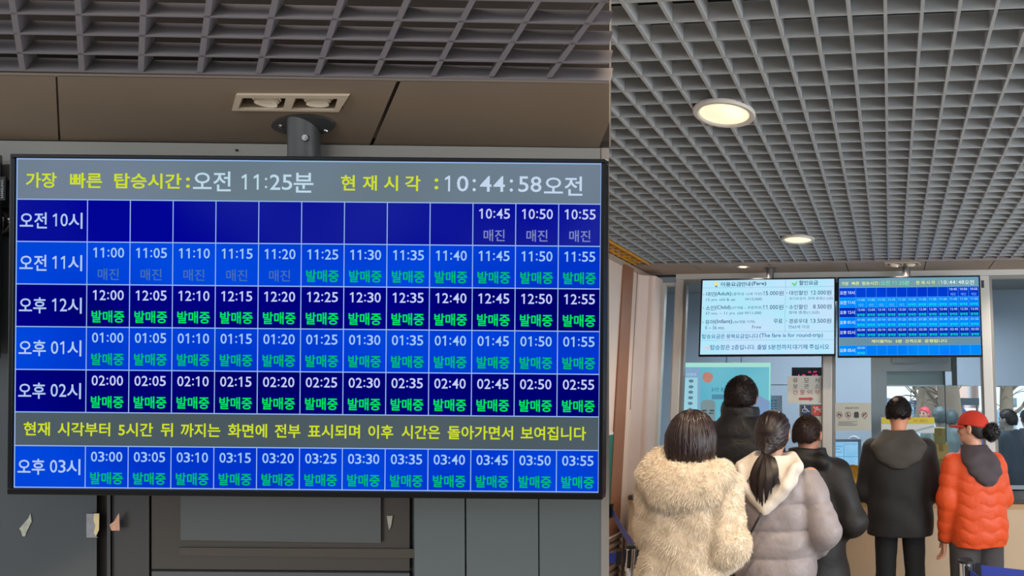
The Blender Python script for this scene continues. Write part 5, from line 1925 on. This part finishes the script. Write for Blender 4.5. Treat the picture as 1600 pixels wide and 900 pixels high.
S.cap((-0.13, -0.155, 1.42), (-0.10, -0.185, 1.33), 0.020, 0.022, 0.03).cap((-0.10, -0.185, 1.33), (0.004, -0.188, 1.225), 0.022, 0.014, 0.03)
S.cap((0.14, -0.15, 1.42), (0.108, -0.185, 1.33), 0.020, 0.022, 0.03).cap((0.108, -0.185, 1.33), (0.006, -0.188, 1.225), 0.022, 0.014, 0.03)
S.cap((-0.15, -0.10, 1.42), (-0.10, 0.04, 1.46), 0.026, 0.024, 0.03).cap((0.155, -0.10, 1.42), (0.10, 0.04, 1.46), 0.028, 0.024, 0.03)
S.disp(lambda X, Y, Z: 0.0012 * np.sin((np.abs(X) * 0.75 + Z) * 75 + 2 * np.sin(X * 22)))
P.part('hood', S.mesh(4), m_hood, label='white sweatshirt hood')
m_h2 = mat('ponytail_hair', (36, 24, 23), 0.4, var=0.35, scale=30, spec=0.45)
S = SDF((-0.16, -0.22, 1.40), (0.16, 0.16, 1.76), 0.006)
S.ell(P.hp((0, -0.016, 1.602)), (0.091, 0.108, 0.098), 0.02, P.Rh)
S.ell(P.hp((0, -0.045, 1.545)), (0.083, 0.078, 0.078), 0.03, P.Rh)
S.cap(P.hp((0, -0.09, 1.52)), P.hp((0, -0.135, 1.485)), 0.035, 0.018, 0.04)
S.cut(lambda X, Y, Z: np.maximum(1.468 + np.abs(X) * 0.62 + np.clip(Y + 0.03, 0, 0.1) * 1.0 - Z, Y - 0.075 - (Z - 1.62) * 0.4))
S.disp(lambda X, Y, Z: 0.002 * np.sin(np.arctan2(X, Z - 1.49) * 44 + 2 * np.sin(Y * 30)) + 0.001 * np.sin(np.arctan2(X, Z - 1.49) * 107))
hr = P.part('hair', S.mesh(0), m_h2)
r = np.random.default_rng(6)
paths = []
kn = np.array([0.0, -0.135, 1.485])
for _ in range(1300):           # hair drawn back to the tie
    a = r.uniform(-1.9, 1.9)
    b_ = r.uniform(0.1, 1.0)
    d0 = np.array([math.sin(a) * 1.0, 0.25 + 0.35 * b_, math.cos(a)])
    d0 /= np.linalg.norm(d0)
    d1 = np.array([math.sin(a) * 0.10, -0.9, -0.62])
    d1 /= np.linalg.norm(d1)
    pts = []
    for k_ in range(8):
        u = k_ / 7
        dd = d0 * (1 - u) + d1 * u
        dd /= np.linalg.norm(dd)
        e = r.uniform(1.0, 1.006) + 0.012 * math.sin(u * math.pi)
        pts.append(np.array([0, -0.018, 1.590]) + dd * np.array([0.091, 0.112, 0.109]) * e)
    pts = np.array([P.hp(q_) for q_ in pts])
    paths.append((pts, pts - np.array([0, -0.02, 1.58])))
P.part('hair_locks', ribbons(paths, 0.0018), m_h2, hr)
paths = []
cl_c = [(-0.85, 0.1, 0.19), (-0.6, -0.5, 0.215), (-0.3, 0.3, 0.225), (-0.1, -0.7, 0.235), (0.15, 0.2, 0.225), (0.4, -0.5, 0.205), (0.62, 0.2, 0.18), (0.9, -0.2, 0.15)]
for i in range(1100):           # ponytail, parting into locks at the tips
    cx_, cy_, L_ = cl_c[i % 8]
    a = r.uniform(0, 6.28)
    q_ = math.sqrt(r.random())
    jx, jy = 0.24 * q_ * math.cos(a), 0.4 * q_ * math.sin(a)
    L_ *= r.uniform(0.86, 1.04)
    pts = []
    for k_ in range(9):
        u = k_ / 8
        fan = 0.013 + 0.098 * (u ** 0.6) * (1 - 0.60 * u * u)
        sx = cx_ + jx * (1 - 0.8 * u ** 2)
        sy = cy_ + jy
        pts.append(np.array([sx * fan + 0.004 * u + 0.003 * math.sin(u * 8 + cx_ * 9), -0.147 - 0.066 * math.sin(u * 1.9) + sy * fan * 0.22, 1.482 - L_ * u]))
    pts = np.array([P.hp(pts[0])] + pts[1:])
    paths.append((pts, np.tile([[0.3 * cx_, -1, 0.1]], (9, 1))))
for i in range(60):             # loose wisps
    sx = r.choice([-1, 1]) * r.uniform(0.5, 1.1)
    pts = np.array([[sx * (0.01 + 0.075 * u ** 0.8), -0.140 - 0.065 * u, 1.48 - 0.16 * u + 0.02 * u * u] for u in np.linspace(0, 1, 9)])
    paths.append((pts, np.tile([[0, -1, 0.1]], (9, 1))))
P.part('ponytail', ribbons(paths, 0.0021), m_h2)
P.mb('hair_tie', MB().lathe([(0.014, -0.008), (0.021, -0.004), (0.021, 0.004), (0.014, 0.008)], P.hp(kn), (0, 0.7, 0.7), 20), mat('hair_tie', (24, 22, 24), 0.6))
# her bag strap and bag are a thing of their own
sb_ = thing('shoulder_bag', 'black shoulder bag on a thin strap across the grey puffer coat', 'bag', tuple(P.world(np.array([[-0.12, -0.22, 0.8]]))[0]))
st = MB().tube([tuple(v) for v in P.world(np.array([[-0.002, -0.192, 1.215], [-0.03, -0.200, 1.165], [-0.07, -0.199, 1.09], [-0.12, -0.192, 1.0], [-0.165, -0.17, 0.92], [-0.19, -0.16, 0.86]]))], 0.0055, 8)
obj('strap', st, mat('bag_black', (26, 25, 26), 0.45), sb_, smooth=True)
bgm = MB()
for v0 in [P.world(np.array([[-0.235, -0.215, 0.70]]))[0]]:
    bgm.hexa(tuple(v0), (0.15, 0.02, 0), (0, 0.055, 0), (0, 0, 0.15))
obj('pouch', bgm, mat('bag_black', (26, 25, 26), 0.45), sb_, bevel=0.012)
chn = MB()
v0, v1 = P.world(np.array([[-0.19, -0.165, 0.865]]))[0], P.world(np.array([[-0.16, -0.19, 0.77]]))[0]
for k_ in range(12):
    c_ = v0 + (v1 - v0) * k_ / 11
    chn.lathe([(0.005, -0.0015), (0.0075, 0), (0.005, 0.0015)], tuple(c_), (1, 0.2, 0.3) if k_ % 2 else (0.1, 1, 0.2), 10)
obj('chain', chn, mat('chain_steel', (120, 118, 116), 0.3, 0.9), sb_, smooth=True)

# ---- 3. the tall man in a black puffer
P = Person('tall man in a black puffer jacket with a high collar, seen before the teal display', 1159, 590, 3.95, yaw=0.0, head=(0.05, -0.08, 0))
A_ = [((-0.17, 0, 1.38), (-0.22, 0, 1.12), (-0.15, 0.18, 1.05), (0, 0, 1)), ((0.17, 0, 1.38), (0.22, 0, 1.12), (0.15, 0.18, 1.05), (0, 0, 1))]
P.body(A_, (196, 144, 118))
P.trousers((40, 40, 44))
P.hair_short((34, 24, 23), 1.532, 0.016, 2600, seed=11)
m_bp = mat('black_puffer', (27, 26, 26), 0.5, spec=0.35, var=0.05, bump=0.5, bscale=24)
S = SDF((-0.4, -0.3, 0.66), (0.4, 0.34, 1.58), 0.009)
S.loft([(0.72, 0, 0, .205, .165), (0.95, 0, 0, .21, .165), (1.2, 0, 0, .205, .158), (1.34, 0, -.01, .190, .138), (1.41, 0, -.012, .158, .120), (1.46, 0, -.010, .124, .110), (1.535, 0, -.004, .094, .098)], 0.03, 2.3,
       lambda X, Y, Z: band(Z, 0.125, 0.02, 0.013))
for sx in (-1, 1):
    S.cap((sx * 0.165, 0, 1.37), (sx * 0.225, -0.01, 1.12), 0.083, 0.078, 0.012, (0.12, 0.011, 0.02)).cap((sx * 0.225, -0.01, 1.12), (sx * 0.15, 0.15, 1.06), 0.078, 0.062, 0.03, (0.1, 0.009, 0))
S.ell((0, 0.0, 1.56), (0.072, 0.078, 0.06), 0.01, None, 'sub')
S.disp(wr(0.003, 30, 24))
P.part('puffer_jacket', S.mesh(), m_bp)

# ---- 4. the shorter man in a long black coat
P = Person('man with cropped hair in a long black coat beside the grey puffer coat', 1262, 649, 3.72, yaw=-0.12, head=(-0.1, -0.05, 0), dx=0.0)
A_ = [((-0.17, 0, 1.38), (-0.24, 0, 1.10), (-0.15, 0.18, 1.02), (0, 0, 1)), ((0.17, 0, 1.38), (0.29, -0.02, 1.08), (0.15, 0.18, 1.0), (0, 0, 1))]
P.body(A_, (186, 128, 104))
P.trousers((38, 37, 38))
P.hair_short((50, 34, 28), 1.545, 0.008, 2600, seed=12)
m_bc = mat('black_coat', (27, 24, 23), 0.55, spec=0.35, var=0.08, scale=5, bump=0.6, bscale=11)
S = SDF((-0.48, -0.36, 0.38), (0.52, 0.36, 1.58), 0.009)
S.loft([(0.45, .02, 0, .30, .24), (0.7, .02, 0, .255, .205), (0.95, .01, 0, .225, .178), (1.2, .01, 0, .218, .162), (1.34, .0, -.01, .200, .138), (1.41, 0, -.012, .145, .115), (1.46, 0, -.008, .112, .108), (1.505, 0, -.004, .104, .105)], 0.03, 2.3)
S.cap((0.175, 0, 1.36), (0.285, -0.03, 1.09), 0.092, 0.085, 0.04).cap((0.285, -0.03, 1.09), (0.17, 0.15, 0.99), 0.085, 0.066, 0.03)
S.cap((-0.175, 0, 1.36), (-0.25, -0.02, 1.09), 0.088, 0.080, 0.04).cap((-0.25, -0.02, 1.09), (-0.16, 0.15, 1.02), 0.080, 0.064, 0.03)
# soft hood folded round the neck
S.cap((-0.10, -0.10, 1.44), (0.11, -0.10, 1.435), 0.038, 0.038, 0.03).cap((0.11, -0.10, 1.435), (0.165, -0.02, 1.395), 0.038, 0.03, 0.03).cap((-0.10, -0.10, 1.44), (-0.15, -0.02, 1.41), 0.038, 0.03, 0.03)
S.ell((0, 0.0, 1.53), (0.082, 0.085, 0.07), 0.01, None, 'sub')
S.disp(wr(0.006, 17, 13, 2.0))
P.part('long_coat', S.mesh(), m_bc)

# ---- 5. the man at the counter
P = Person('man in a black jacket with a grey hood standing at the counter, thinning crown', 1403.0, 620.5, 4.62, yaw=0.0, head=(-0.12, -0.22, 0))
A_ = [((-0.18, 0, 1.35), (-0.235, 0.02, 1.06), (-0.15, 0.26, 0.98), (0, 0, 1)), ((0.18, 0, 1.35), (0.235, 0.02, 1.06), (0.15, 0.26, 0.98), (0, 0, 1))]
P.body(A_, (214, 146, 112))
P.trousers((20, 20, 22), -0.010)
P.hair_short((32, 25, 24), 1.548, 0.012, 2600, seed=13)
bp_ = MB().lathe([(0.0, 0.007), (0.014, 0.0055), (0.024, 0.0)], P.hp((-0.012, -0.096, 1.668)), P.Rh @ np.array([-0.05, -0.80, 0.60]), 20)
P.mb('thinning_crown', bp_, mat('crown_skin', (140, 106, 92), 0.6))
S = SDF((-0.42, -0.3, 0.60), (0.42, 0.42, 1.56), 0.009)
S.loft([(0.775, 0, 0, .222, .168), (0.81, 0, 0, .230, .176), (0.95, 0, 0, .226, .172), (1.2, 0, 0, .224, .162), (1.32, 0, -.01, .205, .14), (1.40, 0, -.012, .145, .115), (1.455, 0, -.005, .092, .095)], 0.03, 2.5)
for sx in (-1, 1):
    S.cap((sx * 0.175, 0, 1.335), (sx * 0.232, 0.01, 1.06), 0.088, 0.074, 0.03).cap((sx * 0.232, 0.01, 1.06), (sx * 0.155, 0.23, 0.985), 0.074, 0.056, 0.03)
S.disp(wr(0.005, 15, 14, 3.0))
P.part('jacket', S.mesh(), mat('black_softshell', (24, 22, 22), 0.7, var=0.08, scale=7, bump=0.5, bscale=10))
S = SDF((-0.3, -0.34, 1.17), (0.3, 0.2, 1.56), 0.008)
S.loft([(1.225, 0, -.140, .055, .045), (1.255, 0, -.140, .125, .055), (1.32, 0, -.125, .180, .062), (1.38, 0, -.09, .195, .085), (1.43, 0, -.04, .150, .10), (1.475, 0, -.015, .105, .092)], 0.02, 2.3)
S.ell((0, 0.0, 1.50), (0.075, 0.075, 0.07), 0.02, None, 'sub')
S.ell((0, -0.195, 1.40), (0.06, 0.035, 0.04), 0.04, None, 'sub')
S.disp(lambda X, Y, Z: 0.0022 * np.sin((Z + np.abs(X) * 0.35) * 62 + 1.0))
P.part('hood', S.mesh(), mat('hood_olive', (64, 60, 54), 0.75, var=0.06, scale=9), label='dark olive grey hood')

# ---- 6. the orange jacket
P = Person('woman in a red cap and orange quilted jacket with a dark hood', 1519, 643.5, 4.45, yaw=0.30, head=(0.80, 0.02, 0), dx=0.0)
la = ((-0.165, 0.0, 1.36), (-0.215, -0.01, 1.10), (-0.215, 0.055, 0.83), (0.1, 1, 0))
ra = ((0.165, 0.0, 1.36), (0.21, 0.0, 1.10), (0.14, 0.19, 0.98), (0, 0, 1))
P.body([la, ra], (216, 160, 132), 0.0062)
P.trousers((66, 62, 62), 0.012)
m_or = mat('orange_quilt', (212, 76, 30), 0.5, spec=0.35, var=0.04, scale=5, bump=0.35, bscale=30)
S = SDF((-0.4, -0.3, 0.62), (0.42, 0.34, 1.54), 0.0075)


def oq(X, Y, Z):
    ph = np.arctan2(X - 0.01, -Y)
    zz_ = Z + 0.013 * np.sin(ph * 8) + 0.006 * np.sin(ph * 5 + 1 + Z * 9)
    return (0.009 * (np.abs(np.sin(np.pi * (zz_ + 0.01) / 0.083)) ** 0.36 - 0.7)) * np.clip((1.30 - Z) * 12, 0.12, 1)


S.loft([(0.795, .01, 0, .190, .150), (0.825, .01, 0, .208, .168), (0.90, .012, 0, .212, .172), (1.0, .01, 0, .206, .165), (1.2, .01, -.005, .198, .152), (1.31, .0, -.01, .180, .135), (1.39, 0, -.012, .130, .112), (1.44, 0, -.005, .085, .09)], 0.03, 2.4, oq)
S.cap((-0.16, 0.0, 1.345), (-0.215, -0.012, 1.10), 0.078, 0.068, 0.03, (0.085, 0.008, 0.0)).cap((-0.215, -0.012, 1.10), (-0.214, 0.045, 0.855), 0.068, 0.052, 0.03, (0.085, 0.007, 0.03))
S.cap((0.16, 0.0, 1.345), (0.21, -0.005, 1.10), 0.078, 0.068, 0.03, (0.085, 0.008, 0.0)).cap((0.21, -0.005, 1.10), (0.145, 0.17, 0.99), 0.068, 0.054, 0.03, (0.085, 0.007, 0.03))
S.disp(wr(0.003, 25, 22, 4.0))
P.part('quilted_jacket', S.mesh(), m_or)
m_hd = mat('hood_plum', (70, 60, 64), 0.8, var=0.06, scale=10)
P.mb('cuff', MB().lathe([(0.040, -0.022), (0.046, -0.012), (0.046, 0.016), (0.042, 0.022)], (-0.2145, 0.053, 0.838), (0.0, 0.2, -1), 24), m_hd)
S = SDF((-0.3, -0.34, 1.13), (0.3, 0.2, 1.54), 0.0075)
S.loft([(1.20, .03, -.150, .030, .036), (1.235, .028, -.150, .078, .045), (1.29, .022, -.142, .122, .048), (1.35, .012, -.112, .138, .068), (1.40, .0, -.07, .128, .092), (1.455, 0, -.02, .098, .094), (1.475, 0, -.015, .09, .088)], 0.02, 2.2)
S.ell((0, 0.01, 1.50), (0.072, 0.078, 0.075), 0.02, None, 'sub')
S.ell((0.015, -0.19, 1.385), (0.05, 0.03, 0.045), 0.04, None, 'sub')
S.disp(lambda X, Y, Z: 0.0024 * np.sin((Z + np.abs(X - 0.02) * 0.6) * 66))
P.part('hood', S.mesh(), m_hd, label='dark plum hood')
# cap: dome, brim, button; hair and curly bun
m_cap = mat('red_cap', (196, 50, 28), 0.8, var=0.05, scale=12, bump=0.15, bscale=260)
S = SDF((-0.2, -0.2, 1.50), (0.2, 0.2, 1.76), 0.0058)
S.ell(P.hp((0, -0.006, 1.606)), (0.094, 0.114, 0.106), 0.01, P.Rh)
Ri = P.Rh.T


def capcut(X, Y, Z):
    x, y, z = X - NECK[0], Y - NECK[1], Z - NECK[2]
    lz = Ri[2, 0] * x + Ri[2, 1] * y + Ri[2, 2] * z + NECK[2]
    ly = Ri[1, 0] * x + Ri[1, 1] * y + Ri[1, 2] * z + NECK[1]
    return 1.607 + np.clip(-ly - 0.02, 0, 0.2) * -0.22 - lz


S.cut(capcut)
cp = P.part('cap', S.mesh(), m_cap, label='red baseball cap')
brm = MB()
for z_, flip in ((1.610, False), (1.604, True)):
    vs_, n_ = [], 13
    for i in range(n_):
        a = -1.15 + 2.3 * i / (n_ - 1)
        vs_.append(P.hp((0.092 * math.sin(a), -0.006 + 0.112 * math.cos(a) - 0.012, z_)))
        rr2 = 1.0 + 0.62 * math.cos(a * 1.25) ** 0.8 if abs(a * 1.25) < math.pi / 2 else 1.0
        vs_.append(P.hp((0.092 * math.sin(a) * 1.02, -0.006 + 0.112 * math.cos(a) * rr2, z_ - 0.020 * math.sin(a) ** 2 - 0.010 * math.cos(a))))
    fs2 = [(2 * i, 2 * i + 1, 2 * i + 3, 2 * i + 2) for i in range(n_ - 1)]
    brm.add(vs_, [f[::-1] for f in fs2] if not flip else fs2)
nn_ = 26
brm.f += [(2 * i + 1, nn_ + 2 * i + 1, nn_ + 2 * i + 3, 2 * i + 3) for i in range(12)] + [(2 * i, 2 * i + 2, nn_ + 2 * i + 2, nn_ + 2 * i) for i in range(12)]
P.mb('brim', brm, m_cap, cp)
P.mb('button', MB().sph(P.hp((0, -0.006, 1.704)), (0.008, 0.008, 0.005), 10, 6), m_cap, cp)
m_h6 = mat('curly_hair', (30, 24, 24), 0.5, var=0.3, scale=40)
S = SDF((-0.2, -0.22, 1.42), (0.2, 0.2, 1.70), 0.006)
S.ell(P.hp((0, -0.014, 1.598)), (0.083, 0.104, 0.09), 0.01, P.Rh)
S.ell(P.hp((0, -0.05, 1.55)), (0.068, 0.06, 0.062), 0.02, P.Rh)


def h6(X, Y, Z):
    x, y, z = X - NECK[0], Y - NECK[1], Z - NECK[2]
    lz = Ri[2, 0] * x + Ri[2, 1] * y + Ri[2, 2] * z + NECK[2]
    ly = Ri[1, 0] * x + Ri[1, 1] * y + Ri[1, 2] * z + NECK[1]
    return np.maximum(np.maximum(1.515 + np.clip(ly + 0.06, 0, 0.2) * 0.9 - lz, ly - 0.055), lz - 1.612)


S.cut(h6)
hr = P.part('hair', S.mesh(0), m_h6)
S = SDF((-0.25, -0.32, 1.42), (0.25, 0.12, 1.70), 0.006)
S.ell(P.hp((0, -0.135, 1.563)), (0.056, 0.052, 0.054), 0.02, P.Rh)
S.disp(lambda X, Y, Z: 0.006 * np.sin(X * 120 + 2 * np.sin(Z * 90)) * np.sin(Z * 130 + Y * 60) + 0.004 * np.sin(Y * 140 + X * 60))
VQ = S.mesh(0)
bun = P.part('hair_bun', VQ, m_h6)
P.part('bun_curls', strands(*VQ, 1800, 0.020, 0.0016, np.random.default_rng(9), 0.1, 1.2), m_h6, bun, smooth=False)['kind'] = 'stuff'

# ---- 7. someone hidden behind the tall man
P = Person('dark haired person almost hidden behind the tall man in the black puffer', 1147, 619, 4.85, head=(0.0, -0.05, 0))
A_ = [((-0.16, 0, 1.38), (-0.19, 0, 1.12), (-0.10, 0.18, 1.05), (0, 0, 1)), ((0.16, 0, 1.38), (0.19, 0, 1.12), (0.10, 0.18, 1.05), (0, 0, 1))]


def plain_person(P, arms, coat, pants, hair=(28, 22, 22), skin=(206, 152, 124), res=0.011, long_=0.72):
    P.body(arms, skin, res)
    P.trousers(pants, 0, 0.012)
    P.hair_short(hair, 1.53, 0.014, 500, seed=21)
    S_ = SDF((-0.42, -0.3, long_ - 0.1), (0.42, 0.36, 1.54), 0.012)
    S_.loft([(long_, 0, 0, .20, .155), (0.95, 0, 0, .202, .16), (1.2, 0, 0, .196, .15), (1.33, 0, -.01, .178, .13), (1.40, 0, -.012, .125, .108), (1.46, 0, -.005, .09, .09)], 0.03, 2.4)
    for a in arms:
        S_.cap(a[0], a[1], 0.076, 0.066, 0.03)
        S_.cap(a[1], tuple(np.array(a[1]) * 0.12 + np.array(a[2]) * 0.88), 0.066, 0.052, 0.03)
    S_.disp(wr(0.004, 18, 16, 1.0))
    P.part('jacket', S_.mesh(), mat('cloth%d_%d_%d' % coat, coat, 0.75, var=0.06, scale=8))


plain_person(P, A_, (60, 50, 46), (40, 40, 44))

# ---- figures in and beyond the booth; grey and navy ones stand for reflections
for px, top, Y, yaw, lab, coat, pants, hair in (
        (1468, 636, 7.3, 0.2, 'grey clad figure inside the booth behind the cardboard boxes', (118, 134, 138), (110, 124, 128), (96, 108, 112)),
        (1487, 641, 7.9, -0.3, 'grey clad figure inside the booth half hidden by the red cap', (110, 126, 130), (100, 114, 118), (88, 100, 104)),
        (1444, 636, 10.6, 2.6, 'person in a pink cap and pale blue jacket outside in the street', (176, 204, 226), (120, 140, 170), (222, 92, 112)),
        (1573, 640, 7.2, 1.0, 'person in a navy jacket behind the far right pane', (54, 64, 76), (40, 44, 52), (38, 34, 36)),
        (1604, 640, 8.0, 0.2, 'person in dark clothes cut off by the right picture edge', (50, 56, 66), (40, 44, 52), (38, 34, 36))):
    P = Person(lab, px, top, Y, yaw)
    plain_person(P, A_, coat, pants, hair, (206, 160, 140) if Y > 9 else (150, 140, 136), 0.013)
